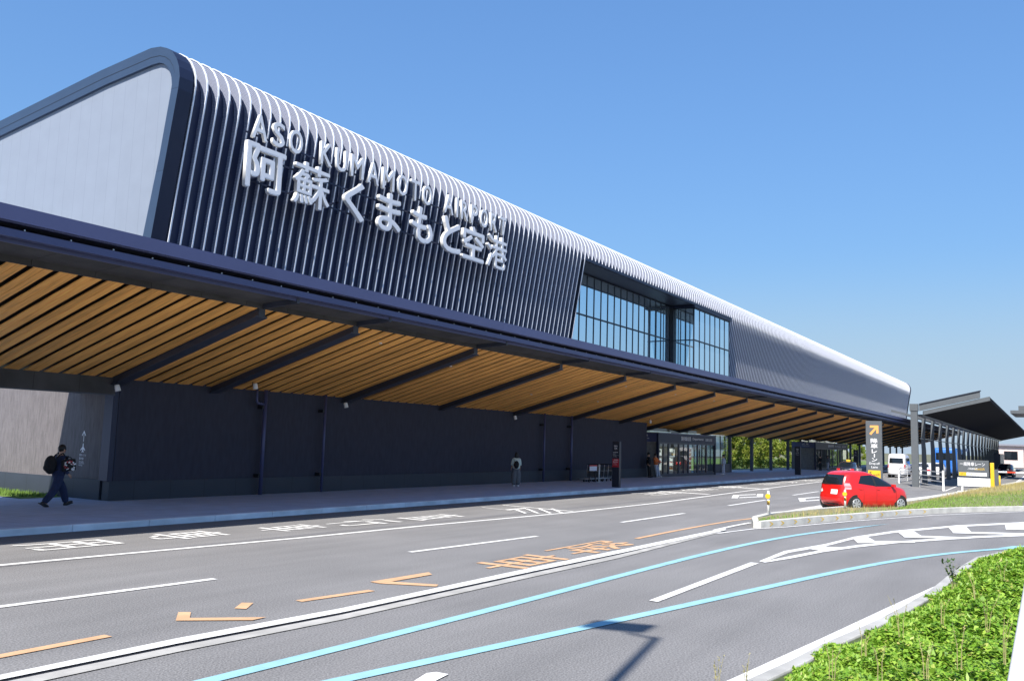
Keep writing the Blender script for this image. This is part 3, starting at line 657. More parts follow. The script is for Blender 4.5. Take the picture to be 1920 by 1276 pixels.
# downpipes and their brackets
for px_, r_ in ((22.55, .075), (25.65, .055), (43.0, .06), (46.2, .075)):
    mb = MB(); mb.tube([(px_, BW-.25, .16), (px_, BW-.25, 3.95)], r_, 12); p = mb.build('downpipe', M['navy_light'], T, True, smooth=True)
    for z_ in (3.25, .78): mb = MB(); mb.box(px_-.14, px_-.02, BW-.27, BW+.01, z_, z_+.12); mb.build('bracket', M['black'], p, True)
mb = MB(); mb.tube([(22.5, BW-.25, 3.42), (22.2, BW-.25, 3.45), (22.14, BW-.25, 3.52), (22.13, BW-.25, 3.95)], .045, 8); mb.build('elbow_pipe', M['navy_light'], T, True, smooth=True)

# glazed bay in the facade: recess, projecting glass box
WX0, WX1, WZ0, WZ1 = 44.15, 69.85, 6.6, 12.86; RY = 25.12; BX = 61.85
def glazing(name, axis, pos, a0, a1, z0, z1, step, tz, yout=-1):
    """a glazed screen with mullions and one transom; axis 'x' runs along X at Y=pos, axis 'y' runs along Y at X=pos"""
    P = lambda a, z, d=0.0: (a, pos+d*yout, z) if axis == 'x' else (pos+d*yout, a, z)
    w = MB(); w.add([P(a0, z0), P(a1, z0), P(a1, z1), P(a0, z1)], [(0, 1, 2, 3)]); gl = w.build(name, M['glass'], T, True)
    mu = MB(); n_ = max(1, round((a1-a0)/step))
    for i in range(n_+1):
        a = a0+(a1-a0)*i/n_; c = P(a, (z0+z1)/2, .02)
        hx = (.022, 0, 0) if axis == 'x' else (0, .022, 0); hy = (0, .018, 0) if axis == 'x' else (.018, 0, 0)
        mu.obox(c, hx, hy, (0, 0, (z1-z0)/2))
    for z in (z0+.04, tz, z1-.04):
        c = P((a0+a1)/2, z, .035); hx = ((a1-a0)/2, 0, 0) if axis == 'x' else (0, (a1-a0)/2, 0); hy = (0, .045, 0) if axis == 'x' else (.045, 0, 0)
        mu.obox(c, hx, hy, (0, 0, .035))
    mu.build('mullion', M['mullion'], gl, True)
    return gl
glazing('window', 'x', RY, WX0+.05, BX, WZ0, 12.78, 0.975, 10.2)
glazing('window', 'x', 23.30, BX, WX1-.05, WZ0, 12.62, 1.2, 10.2)
glazing('window', 'y', BX, 23.34, RY, WZ0, 12.62, .55, 10.2)
mb = MB(); mb.box(WX0, WX1, 23.35, 27.0, 12.80, 12.86); mb.build('recess_ceiling', M['gunmetal'], T, True)
mb = MB(); mb.box(WX0-.06, WX1+.05, 23.12, 23.24, 12.78, 12.93); mb.build('lintel', M['navy'], T, True)
mb = MB(); mb.box(BX-.30, WX1+.05, 23.14, 25.6, 12.62, 12.76); mb.build('glass_box_cap', M['navy'], T, True)
mb = MB(); mb.prism([(23.99, 8.0), (23.22, 12.8), (26.0, 12.8), (26.0, 6.6), (24.25, 6.6)], lambda y, z: (WX0-.12, y, z), lambda y, z: (WX0, y, z)); mb.build('window_jamb', M['gunmetal'], T, True); mb = MB()
mb.prism([(23.99, 8.0), (23.24, 12.62), (26.0, 12.62), (26.0, 6.6), (24.25, 6.6)], lambda y, z: (WX1-.02, y, z), lambda y, z: (WX1+.1, y, z)); mb.build('window_jamb', M['gunmetal'], T, True)
mb = MB(); mb.box(BX-.28, BX-.02, RY-.3, RY-.04, 6.6, 12.8); mb.build('window_column', M['black'], T, True)

# illuminated-type building letters on rails
SG = empty('building_sign', (19.2, 22.8, 10.4), 0, 'two rows of big white raised letters naming the airport on the finned facade', 'sign')
SY = 22.72
jp = '阿蘇くまもと空港'; x = 19.02
for i, ch in enumerate(jp):
    w_ = (1.72, 1.78, 1.12, 1.40, 1.42, 1.34, 1.70, 1.72)[i]; xx = (19.02, 21.16, 23.62, 25.80, 28.03, 30.30, 31.72, 33.72)[i]; xx = (19.02, 21.15, 23.70, 25.62, 27.72, 29.85, 31.35, 33.30)[i]
    hz = 1.52 if i in (2, 4) else 1.58
    put_text('letter', ch, (xx, SY, 10.43+(.04 if i in (2, 3, 4, 5) else 0)), (1, 0, 0), (0, 0, 1), M['letter_face'], SG, True, M['letter_side'], fit=(w_, hz), size=1.0, extrude=.075, bold=.010 if i in (1, 7) else .020)
en = 'ASO KUMAMOTO AIRPORT'; pos = []; x = 19.22
wd = {'A': .66, 'S': .56, 'O': .62, 'K': .58, 'U': .58, 'M': .72, 'T': .58, 'I': .14, 'R': .56, 'P': .54, ' ': .46}
tot = sum(wd[c] for c in en); gap = (15.72-tot)/(len(en)-1)
for c in en:
    if c != ' ': put_text('letter', c, (x, SY+.02, 12.16), (1, 0, 0), (0, 0, 1), M['letter_face'], SG, True, M['letter_side'], fit=(wd[c], .86), size=1.0, extrude=.055, bold=.012)
    x += wd[c]+gap
mb = MB()
for z in (10.75, 11.65, 12.35): mb.box(19.1, 35.0, SY+.16, SY+.20, z-.03, z+.03)
for i in range(9): mb.box(19.9+i*1.85, 19.96+i*1.85, SY+.17, 23.75, 11.0, 11.06); mb.box(19.9+i*1.85, 19.96+i*1.85, SY+.17, SY+.23, 10.6, 12.5)
mb.build('sign_rail', M['navy'], SG, True)

# ------------------------------------------------------------------ canopy
CX0, CX1 = -16.0, 186.0
CN = empty('entrance_canopy', (CX0, 17.2, .15), 0, 'long dark steel canopy with cedar board soffit sheltering the terminal pavement', 'canopy')
SL = (5.77-3.92)/(18.7-25.2)
wz = lambda y: 5.77+SL*(y-18.7)
YI = 25.2
# cedar boards
V = []; Fq = []; x = CX0
def addbox(V, Fq, x0, x1, ya, yb, t):
    b = len(V); V += [(x0, ya, wz(ya)), (x1, ya, wz(ya)), (x1, yb, wz(yb)), (x0, yb, wz(yb)), (x0, ya, wz(ya)+t), (x1, ya, wz(ya)+t), (x1, yb, wz(yb)+t), (x0, yb, wz(yb)+t)]
    Fq += [(b, b+3, b+2, b+1), (b+4, b+5, b+6, b+7), (b, b+1, b+5, b+4), (b+1, b+2, b+6, b+5), (b+2, b+3, b+7, b+6), (b+3, b, b+4, b+7)]
pitch = 0.5775
x = 20.4+.16-pitch*64
while x < CX1:
    y1 = 25.19 if x < 57.3 else 26.85
    gpk = .165
    addbox(V, Fq, x+gpk/2, x+pitch/2-.006, 18.72, y1, .03); addbox(V, Fq, x+pitch/2+.006, x+pitch-gpk/2, 18.72, y1, .03)
    x += pitch
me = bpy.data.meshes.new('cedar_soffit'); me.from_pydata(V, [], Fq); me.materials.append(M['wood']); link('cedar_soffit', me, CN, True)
mb = MB()
mb.add([(CX0, 17.1, 6.2), (CX1, 17.1, 6.2), (CX1, 18.7, 6.08), (CX0, 18.7, 6.08)], [(0, 1, 2, 3)])
mb.add([(CX0, 18.6, wz(18.6)+.14), (CX1, 18.6, wz(18.6)+.14), (CX1, 27.2, wz(27.2)+.14), (CX0, 27.2, wz(27.2)+.14)], [(0, 1, 2, 3)])
mb.build('soffit_backing', M['black'], CN, True)
mb = MB(); mb.add([(CX0, 17.0, 6.54), (CX1, 17.0, 6.54), (CX1, 24.4, 6.75), (CX0, 24.4, 6.75), (CX0, 27.3, 6.3), (CX1, 27.3, 6.3)], [(0, 1, 2, 3), (3, 2, 5, 4)]); mb.build('canopy_roof', M['navy'], CN, True)
mb = MB(); mb.box(CX0, CX1, 16.985, 17.05, 6.26, 6.56); mb.box(CX0, CX1, 17.05, 17.4, 6.24, 6.262); mb.build('fascia', M['navy_light'], CN, True)
mb = MB(); mb.box(CX0, CX1, 17.12, 17.30, 5.98, 6.13); mb.box(CX0, CX1, 17.36, 17.40, 5.9, 6.24)
mb.build('gutter', M['navy_light'], CN, True)
mb = MB(); x = CX0+.4
while x < 120:
    mb.box(x-.012, x+.012, 17.10, 17.13, 6.135, 6.16); x += .95
o = mb.build('gutter_bolts', M['rim'], CN, True); tag(o, kind='stuff')
# cement boards (outer soffit) and their edge
V = []; Fq = []; x = 20.4-1.4667*24
mb = MB(); mc = MB()
while x < CX1:
    w = 6.6/4.5
    mb.add([(x+.008, 17.42, 5.97), (x+w-.008, 17.42, 5.97), (x+w-.008, 18.66, 5.90), (x+.008, 18.66, 5.90), (x+.008, 17.42, 6.0), (x+w-.008, 17.42, 6.0), (x+w-.008, 18.66, 5.93), (x+.008, 18.66, 5.93)],
           [(0, 3, 2, 1), (4, 5, 6, 7), (0, 1, 5, 4), (1, 2, 6, 5), (2, 3, 7, 6), (3, 0, 4, 7)])
    mc.box(x+.006, x+w-.006, 18.665, 18.70, 5.76, 5.96); x += w
mb.build('cement_soffit', M['cement'], CN, True); mc.build('cement_edge', M['cement'], CN, True)
# beams
bx = [-8.0, 16.6]+[20.4+6.6*k for k in range(0, 26)]
for x in bx:
    ye = 25.19 if x < 57 else 26.9
    if x > CX1-1: continue
    mb = MB(); zz = lambda y, d: wz(y)+d
    for (w0, d0, d1) in ((.11, -.20, .02), (.20, -.235, -.20)):
        ya, yb = 18.72, ye
        mb.add([(x-w0, ya, zz(ya, d0)), (x+w0, ya, zz(ya, d0)), (x+w0, yb, zz(yb, d0)), (x-w0, yb, zz(yb, d0)), (x-w0, ya, zz(ya, d1)), (x+w0, ya, zz(ya, d1)), (x+w0, yb, zz(yb, d1)), (x-w0, yb, zz(yb, d1))],
               [(0, 3, 2, 1), (4, 5, 6, 7), (0, 1, 5, 4), (1, 2, 6, 5), (2, 3, 7, 6), (3, 0, 4, 7)])
    mb.add([(x-.045, 17.34, 5.84), (x+.045, 17.34, 5.84), (x+.045, 18.72, 5.76), (x-.045, 18.72, 5.76), (x-.045, 17.34, 5.97), (x+.045, 17.34, 5.97), (x+.045, 18.72, 5.9), (x-.045, 18.72, 5.9)],
           [(0, 3, 2, 1), (4, 5, 6, 7), (0, 1, 5, 4), (1, 2, 6, 5), (2, 3, 7, 6), (3, 0, 4, 7)])
    mb.build('beam', M['gunmetal'], CN, True)
# header board beyond the building corner
mb = MB(); mb.box(CX0, XE-.02, BW-.1, BW+.12, 3.44, 3.95); mb.build('header', M['header'], CN, True)
mb = MB(); mb.box(CX0, XE-.02, BW-.12, BW+.14, 3.40, 3.438); mb.build('header_trim', M['gunmetal'], CN, True)
for k in range(9, 25):
    x = 20.4+6.6*k
    mb = MB(); mb.box(x-.13, x+.13, 26.4, 26.66, .15, wz(26.5)-.2); mb.build('column', M['gunmetal'], CN, True)
for i, (x, y) in enumerate(((22.6, 19.6), (28.0, 20.6), (34.2, 19.9), (37.4, 22.5), (42.8, 19.9), (44.5, 22.4), (49.8, 19.9), (56.6, 19.9))):
    mb = MB(); mb.tube([(x, y, wz(y)-.028), (x, y, wz(y)+.01)], .055, 12); mb.build('downlight', M['plain_white'], CN, True)

# spotlights hung from the beams
labs = ['white spotlight on the beam nearest the building corner, leftmost of the row', 'white spotlight above the first downpipe, second from the left', 'white spotlight just right of the slim second downpipe',
        'white spotlight above the woman with the backpack', 'small white spotlight nearest the glass entrance']
spots = [(16.42, 24.75, 3.62, 1), (21.45, 24.3, 4.02, 0), (26.6, 24.75, 3.60, 1), (39.55, 24.75, 3.60, 1), (56.3, 24.3, 3.98, 0)]
def spot(loc, lab, rz):
    e = empty('spotlight', loc, rz, lab, 'spotlight', 'spotlights under the canopy beams')
    mb = MB(); d = Vector((.25, -.15, -1)).normalized()
    a = Vector((0, 0, .0)); mb.tube([a-d*.10, a-d*.085, a+d*.10, a+d*.105], [.05, .075, .085, .07], 14); mb.build('lamp_body', M['white'], e, smooth=False)
    mb = MB(); mb.tube([a+d*.095, a+d*.108], .062, 14); mb.build('lens', M['black'], e)
    mb = MB(); mb.tube([a-d*.04+Vector((0, .09, 0)), Vector((0, .09, .16)), Vector((0, 0, .19)), Vector((0, 0, .26))], .014, 6); mb.build('bracket', M['black'], e)
for (x, y, z, k), l in zip(spots, labs): spot((x, y, z), l, 0 if k else .9)

# arrow and lettering decals on the side wall, painted plane symbol
e = empty('wall_sign', (XE, 26.7, 1.3), 0, 'small white arrow, plane symbol and lettering on the shaded end wall behind the walker', 'sign')
def side_poly(mb, pts, x=XE+.090): mb.add([(x, y, z) for y, z in pts], [tuple(range(len(pts)))])
yc = 26.72; mb = MB()
side_poly(mb, [(yc-.014, 1.93), (yc+.014, 1.93), (yc+.014, 2.25), (yc-.014, 2.25)])
for s in (-1, 1): side_poly(mb, [(yc, 2.29), (yc+s*.11, 2.13), (yc+s*.085, 2.11), (yc, 2.235)], XE+.088)
mb.build('arrow', M['plain_white'], e, True)
mb = MB(); side_poly(mb, [(yc-.03, 1.60), (yc+.03, 1.60), (yc+.025, 1.85), (yc, 1.89), (yc-.025, 1.85)])
for s in (-1, 1):
    side_poly(mb, [(yc+s*.02, 1.78), (yc+s*.02, 1.70), (yc+s*.13, 1.64), (yc+s*.13, 1.67)], XE+.088); side_poly(mb, [(yc+s*.02, 1.65), (yc+s*.02, 1.61), (yc+s*.07, 1.585), (yc+s*.07, 1.60)], XE+.088)
mb.build('plane_symbol', M['plain_white'], e, True)
for t_, z, h, w in (('貨物ターミナル', 1.47, .075, .36), ('国内線', 1.36, .075, .24), ('Domestic', 1.275, .05, .26), ('Cargo Terminal', 1.215, .05, .30), ('Parking', 1.155, .05, .20)):
    put_text('lettering', t_, (XE+.088, yc+.16, z), (0, -1, 0), (0, 0, 1), M['plain_white'], e, True, fit=(w, h), extrude=0.0)

# ------------------------------------------------------------------ glass entrances under the canopy
M['shop_white'] = mat('self_lit_shop_white', (0.80, 0.78, 0.72), 0.6, emit=0.55)  # own emission imitates shop lighting on boards, posters and shelves
M['shop_red'] = mat('self_lit_shop_red', (0.70, 0.03, 0.03), 0.6, emit=0.5)
M['added_glow'] = mat('added_ceiling_lamp', (1.0, 0.95, 0.85), 0.5, emit=5.0)  # glow for the light panels added inside the entrances
M['inside'] = mat('interior_grey', (0.16, 0.15, 0.14), 0.7, var=0.2)
def vestibule(x0, x1, label, words, cat='entrance'):
    e = empty('glass_entrance', (x0, 24.55, .15), 0, label, cat)
    yf = 24.55; yb = 27.2
    mb = MB(); mb.box(x0-.05, x1+.05, yf, yf+.14, 2.62, 3.22); mb.build('sign_band', M['navy'], e, True)
    mb = MB(); mb.box(x0-.05, x0+.0, yf+.14, yb, 2.62, 3.22); mb.box(x0-.1, x1+.1, yf-.04, yb, 3.222, 3.28); mb.build('roof', M['navy_light'], e, True)
    put_text('lettering', words[0], (x0+(x1-x0)*.36, yf-.012, 2.77), (1, 0, 0), (0, 0, 1), M['plain_white'], e, True, fit=((x1-x0)*.17, .32), extrude=.006, offset=.01)
    put_text('lettering', words[1], (x0+(x1-x0)*.56, yf-.012, 2.80), (1, 0, 0), (0, 0, 1), M['plain_white'], e, True, fit=((x1-x0)*.20, .24), extrude=.006, offset=.006)
    put_text('lettering', '出発 출발', (x0+(x1-x0)*.80, yf-.012, 2.80), (1, 0, 0), (0, 0, 1), M['plain_white'], e, True, fit=((x1-x0)*.13, .22), extrude=.006)
    # left flank sign
    put_text('lettering', '出 発', (x0-.062, yf+1.5, 2.98), (0, -1, 0), (0, 0, 1), M['plain_white'], e, True, fit=(.7, .16), extrude=.006)
    put_text('lettering', 'Departures', (x0-.062, yf+1.5, 2.80), (0, -1, 0), (0, 0, 1), M['plain_white'], e, True, fit=(.8, .10), extrude=.006)
    n = 6; w = (x1-x0)/n
    for i in range(n):
        a, b = x0+i*w+.05, x0+(i+1)*w-.05
        mb = MB()
        for q in (a, b): mb.box(q-.05, q+.05, yf+.02, yf+.12, .16, 2.62)
        mb.box(a+.05, b-.05, yf+.03, yf+.11, .16, .36); mb.box(a+.05, b-.05, yf+.03, yf+.11, 2.5, 2.62)
        if i % 2 == 0: mb.box((a+b)/2-.04, (a+b)/2+.04, yf+.03, yf+.11, .36, 2.5)
        d = mb.build('door', M['gunmetal'], e, True)
        mb = MB(); mb.add([(a+.05, yf+.07, .36), (b-.05, yf+.07, .36), (b-.05, yf+.07, 2.5), (a+.05, yf+.07, 2.5)], [(0, 1, 2, 3)]); mb.build('pane', M['door_glass'], d, True)
    for x in (x0+.02, x1-.02):
        mb = MB(); mb.box(x-.09, x+.09, yf-.02, yf+.16, .15, 2.62); mb.build('pier', M['navy'], e, True)
    mb = MB(); mb.box(x0+.1, x1-.1, yb, yb+.1, .15, 3.2); mb.box(x0+.01, x0+.09, yf+.2, yb, .15, 2.6); mb.build('inner_wall', M['inside'], e, True)
    mb = MB()
    for i in range(3): mb.box(x0+1.2+i*(x1-x0)/3, x0+2.4+i*(x1-x0)/3, 25.6, 25.75, 2.56, 2.58)
    mb.build('added_ceiling_light', M['added_glow'], e, True)  # added panels that brighten the otherwise dark interior
    # high glazing between the vestibule and the soffit
    mb = MB(); mb.add([(x0, yf+1.6, 3.29), (x1, yf+1.6, 3.29), (x1, yf+1.6, 3.9), (x0, yf+1.6, 3.9)], [(0, 1, 2, 3)]); mb.build('transom_pane', M['door_glass'], e, True)
    return e
vestibule(58.4, 70.2, 'dark framed glass entrance with departures sign band at the end of the dark wall', ('国内線出発', 'Departures'))
vestibule(104.0, 121.0, 'farther glass entrance with dark sign band, beyond the row of trees', ('国内線到着', 'Arrivals'))
for x, z0, z1, w, mm, lab, nm in ((60.6, 1.45, 2.35, .62, 'shop_red', 'red poster with white patch behind the leftmost entrance doors', 'poster'), (61.7, 1.5, 2.4, .6, 'shop_red', 'red poster just right of the first red poster behind the entrance doors', 'poster'),
                              (63.5, .5, 1.4, .7, 'shop_white', 'white display board low behind the middle entrance door', 'display_board'), (63.6, 1.6, 2.1, .5, 'shop_white', 'small white lit panel behind the middle entrance door', 'display_board'),
                              (66.2, 1.5, 2.1, .6, 'shop_white', 'pale lit panel behind the right entrance doors', 'display_board'), (67.4, .9, 1.12, .9, 'shop_red', 'low red counter panel behind the right entrance doors', 'display_board')):
    e = empty(nm, (x, 26.6, z0), 0, lab, nm.replace('_', ' '))
    mb = MB(); mb.box(x-w/2, x+w/2, 26.6, 26.66, z0, z1); mb.build('panel', M[mm], e, True)
    mb = MB(); mb.box(x-w/2+.08, x+w/2-.2, 26.585, 26.598, z0+(z1-z0)*.5, z0+(z1-z0)*.85); mb.build('patch', M['shop_white'] if mm == 'shop_red' else M['inside'], e, True)
# shelves seen through the glass
for i, (x, lab) in enumerate(((59.4, 'tall shop shelf at the left end behind the entrance glass'), (65.0, 'tall shop shelf in the middle behind the entrance glass'), (68.9, 'tall shop shelf at the right end behind the entrance glass'))):
    e = empty('shop_shelf', (x, 26.4, .15), 0, lab, 'shelf', 'shop shelves behind the entrance glass')
    mb = MB(); mb.box(x-.5, x-.46, 26.3, 26.7, .15, 2.2); mb.box(x+.46, x+.5, 26.3, 26.7, .15, 2.2); mb.build('upright', M['rim'], e, True)
    for z in (.5, .85, 1.2, 1.55, 1.9):
        mb = MB(); mb.box(x-.455, x+.455, 26.3, 26.7, z, z+.03); s_ = mb.build('shelf_board', M['shop_white'], e, True)
        mb = MB()
        for k in range(5): mb.box(x-.42+k*.17, x-.30+k*.17, 26.32, 26.5, z+.031, z+.031+random.uniform(.1, .24))
        mb.build('goods', M[random.choice(['shop_white', 'orange', 'shop_white', 'sign_red', 'rim'])], s_, True)

# glazed screen right of the entrance
e = empty('glass_screen', (71.0, 26.4, .15), 0, 'tall glass screen with thin dark mullions between the entrance and the trees', 'glass screen')
mb = MB(); mb.add([(70.4, 26.5, .3), (79.6, 26.5, .3), (79.6, 26.5, 3.4), (70.4, 26.5, 3.4)], [(0, 1, 2, 3)]); mb.build('pane', M['door_glass'], e, True)
mb = MB()
for i in range(8): mb.box(70.4+i*1.3, 70.47+i*1.3, 26.42, 26.49, .15, 3.4)
mb.box(70.4, 79.6, 26.43, 26.48, .15, .9); mb.build('mullion', M['gunmetal'], e, True)

# courtyard behind
g = MB(); g.add([(57.9, 27.3, .13), (200, 27.3, .13), (200, 29.6, .13), (57.9, 29.6, .13)], [(0, 1, 2, 3)]); tag(g.build('courtyard_path', M['concrete']), kind='structure')
g = MB(); g.add([(57.9, 29.6, .12), (230, 29.6, .12), (230, 60, .12), (57.9, 60, .12)], [(0, 1, 2, 3)]); tag(g.build('lawn', M['turf']), kind='structure')
g = MB(); g.add([(15.25, 27.35, .152), (XE+.02, 27.35, .152), (XE+.02, 45, .30), (15.25, 45, .2)], [(0, 1, 2, 3)])
tag(g.build('side_lawn', M['turf']), kind='structure')
blades('side_grass', [(random.uniform(15.3, 16.5), random.uniform(27.5, 42), .17) for _ in range(6000)], M['grass'], .05, .14, .02, 'short sunlit grass strip at the foot of the end wall')
hp = [(-200+i*60, 900+0, 30+26*math.sin(i*.9)+14*math.sin(i*2.3)) for i in range(40)]
mb = MB(); mb.add([(x, y, -1) for x, y, z in hp]+[(x, y+60, z) for x, y, z in hp]+[(x, y+400, z*1.4) for x, y, z in hp], [(i, i+1, 40+i+1, 40+i) for i in range(39)]+[(40+i, 41+i, 81+i, 80+i) for i in range(39)])
tag(mb.build('hills', mat('wooded_hills', (0.045, 0.07, 0.085), 1, var=.3, scale=.02), smooth=True), kind='structure')

def leaf_cloud(centres, n, size, clump=.35):
    C = np.array(centres); idx = rng.integers(0, len(C), n); R = C[idx, 3][:, None]
    d = rng.normal(0, 1, (n, 3)); d /= np.linalg.norm(d, axis=1)[:, None]; rr = rng.uniform(.45, 1.0, (n, 1))**.6
    P = C[idx, :3]+d*R*rr; a = rng.normal(0, 1, (n, 3)); a /= np.linalg.norm(a, axis=1)[:, None]; b = np.cross(a, rng.normal(0, 1, (n, 3))); b /= np.linalg.norm(b, axis=1)[:, None]
    s = size*rng.uniform(.6, 1.3, (n, 1)); V = np.stack([P-a*s, P+b*s*.55, P+a*s, P-b*s*.55], 1).reshape(-1, 3)
    return V, np.arange(n)[:, None]*4+np.array([[0, 1, 2, 3]])
def tree(x, y, h, label, dense=1.0, group='courtyard trees behind the canopy columns', lm='leaf_tree'):
    e = empty('garden_tree', (x, y, .12), 0, label, 'tree', group); tr = MB(); C = []
    lean = random.uniform(-.2, .2); top = Vector((lean, random.uniform(-.2, .2), h*.8))
    tr.tube([(0, 0, 0), (lean*.3, 0, h*.3), tuple(top*.62), tuple(top)], [.085, .07, .045, .015], 7)
    for k in range(16):
        t = random.uniform(.14, .98); b = top*t; a = random.uniform(0, 6.28); L = random.uniform(.5, 1.2)*(1.15-t*.5)
        tip = b+Vector((math.cos(a)*L, math.sin(a)*L, random.uniform(.3, .8)))
        tr.tube([tuple(b), tuple((b+tip)/2+Vector((0, 0, .08))), tuple(tip)], [.03, .02, .008], 5); C.append((*tip, random.uniform(.35, .65)))
        if random.random() < .6: C.append((*(b+(tip-b)*.6), random.uniform(.25, .45)))
    V, Fq = leaf_cloud(C, int(4200*dense), .095); np_mesh('crown', V, Fq, M[lm], e); tr.build('trunk', M['bark'], e); return e
tl = ['slender yellow green tree behind the first gap between canopy columns', 'multi stemmed tree in the first gap, right of the slender one', 'leafy green tree behind the second gap between columns', 'bright bushy tree filling the second gap',
      'pale trunked tree in the third gap between columns', 'leafy tree just left of the dark sign totem', 'tall leafy tree right of the dark sign totem', 'loose crowned tree right of the totem, second one',
      'tree seen just before the farther entrance', 'tree seen behind the farther entrance doors', 'tree between the farther entrance and the drop-off sign', 'last tree left of the drop-off sign']
def sight(px, y):            # X where the sight line between two columns meets the row at depth y
    d = ray(px, 858); return y*d.x/d.y
for i, (l, px_, y) in enumerate(zip(tl, (1372, 1392, 1411, 1426, 1443, 1462, 1480, 1497, 1514, 1548, 1580, 1612), (31.2, 32.2, 31.4, 32.6, 31.6, 33, 32, 33.5, 33, 34, 33.5, 35))):
    tree(sight(px_, y), y, random.uniform(4.6, 5.6), l, 1.25)
sh = ['low shrub under the trees, nearest the entrance', 'low shrub below the slender tree', 'yellow green shrub at the foot of the second column', 'rounded shrub between the second and third columns', 'shrub at the foot of the third column',
      'shrub left of the sign totem', 'bright shrub right of the sign totem', 'shrub beyond the totem, farther along', 'shrub before the farther entrance', 'shrub behind the farther entrance', 'shrub past the farther entrance', 'last low shrub seen left of the drop-off sign']
for i, l in enumerate(sh):
    y = 30.3+(i % 3)*.3; x = sight(1368+i*21, y); e = empty('shrub', (x, y, .12), 0, l, 'shrub', 'shrubs under the courtyard trees')
    C = [(random.uniform(-2.8, 2.8), random.uniform(-.5, .5), random.uniform(.3, .95), random.uniform(.35, .55)) for _ in range(12)]
    V, Fq = leaf_cloud(C, 1500, .075); np_mesh('foliage', V, Fq, M['leaf_shrub'], e)
    mb = MB()
    for k in range(4): mb.tube([(k*.8-1.2, 0, 0), (k*.8-1.1, .05, .7)], [.03, .012], 5)
    mb.build('stem', M['bark'], e)
for i in range(14):
    yy_ = 40+random.uniform(-2, 3); tree(sight(1366+i*19, yy_), yy_, random.uniform(6, 7.5), 'leafy backdrop tree in the rear row of the courtyard, half hidden by the front row', 1.3, 'rear row of courtyard trees', 'leaf_shrub')
# white low building beyond the trees
def simple_building(name, label, x0, x1, y0, y1, h, wallm, roofm, nwin, over=.6, z=0.1):
    e = empty(name, (x0, y0, z), 0, label, 'building')
    mb = MB(); mb.box(x0, x1, y0, y1, z, z+h); w = mb.build('wall', wallm, e, True)
    mb = MB(); mb.box(x0-over, x1+over, y0-over, y1+over, z+h+.002, z+h+.35); mb.build('roof', roofm, e, True)
    for i in range(nwin):
        a = x0+(x1-x0)*(i+.25)/nwin; b = x0+(x1-x0)*(i+.75)/nwin
        mb = MB(); mb.box(a, b, y0-.05, y0-.003, z+h*.35, z+h*.75); f = mb.build('window', M['car_glass'], e, True)
    for i in range(max(1, int((y1-y0)/5))):
        a = y0+1+i*5; mb = MB(); mb.box(x0-.05, x0-.003, a, min(a+2.4, y1-.5), z+h*.35, z+h*.75); mb.build('window', M['car_glass'], e, True)
    return e
simple_building('low_building', 'long low white building beyond the courtyard trees', 150, 230, 75, 88, 5.2, M['white'], M['plain_white'], 12)

# ------------------------------------------------------------------ drop-off shelter on the right
ang = rad(0.85); OX, OY = 68.6, 9.35
SHL = empty('drop_off_shelter', (OX, OY, 0), ang, 'open shelter with tilted dark roof and a long row of folded steel columns', 'shelter')
mb = MB(); mb.box(-.19, .19, -.22, .22, 0, 5.35); mb.build('end_column', M['sign_grey'], SHL)
mb = MB(); mb.box(-.23, .23, -.27, .27, 5.352, 5.85); mb.build('column_head', M['sign_grey'], SHL)
# end girder and sloping roof slab
def slabp(y0, z0, y1, z1, t, xa, xb, name, m):
    mb = MB(); mb.prism([(y0, z0), (y1, z1), (y1, z1+t), (y0, z0+t)], lambda y, z: (xa, y, z), lambda y, z: (xb, y, z)); return mb.build(name, m, SHL)
slabp(-.34, 5.36, -4.2, 6.28, .46, -.10, .10, 'end_girder', M['sign_grey']); slabp(-.34, 5.822, -4.25, 6.752, .05, -.18, .25, 'girder_cap', M['gunmetal'])
XL = 115.0
slabp(-.55, 5.10, -4.75, 6.12, .26, .12, XL, 'roof_slab', M['matte_black'])
slabp(-.60, 5.08, -4.80, 6.10, .28, -.04, .118, 'roof_edge', M['sign_grey'])
mb = MB(); mb.box(.3, XL, -.5, -.1, 5.0, 5.12); mb.build('edge_beam', M['gunmetal'], SHL)
slabp(8.1, 7.25, .3, 5.25, .22, 46.5, XL, 'wing_roof', M['gunmetal']); slabp(8.15, 7.23, .25, 5.2, .28, 46.3, 46.49, 'roof_edge', M['sign_grey'])
for i in range(19):
    x = 5.3+6.0*i
    if x > XL-1: break
    mb = MB()
    # folded plate: wide foot, twist at mid height, leaning head
    sec = [(0, .09, .21, 0), (2.6, .09, .17, .02), (3.5, .09, .15, .07), (5.0, .08, .15, -.02)]
    vs = []; fs = []
    for z, hx, hy, dy in sec: vs += [(x-hx, dy-hy, z), (x+hx, dy-hy+.04, z), (x+hx, dy+hy, z), (x-hx, dy+hy-.04, z)]
    for k in range(3):
        for j in range(4): fs.append((4*k+j, 4*k+(j+1) % 4, 4*k+4+(j+1) % 4, 4*k+4+j))
    fs += [(3, 2, 1, 0), (12, 13, 14, 15)]
    mb.add(vs, fs); c = mb.build('column', M['sign_grey'], SHL)
mb = MB(); mb.box(100, 113, -.9, .35, 0, 2.7); mb.build('service_wall', M['gunmetal'], SHL)
for x in (44, 68):
    mb = MB(); mb.box(x, x+.3, -.15, .15, 2.75, 3.05); mb.build('exit_sign', M['plain_white'], SHL)
mb = MB(); mb.box(3, XL, -.02, .02, 3.42, 3.50); mb.build('rail', M['gunmetal'], SHL)
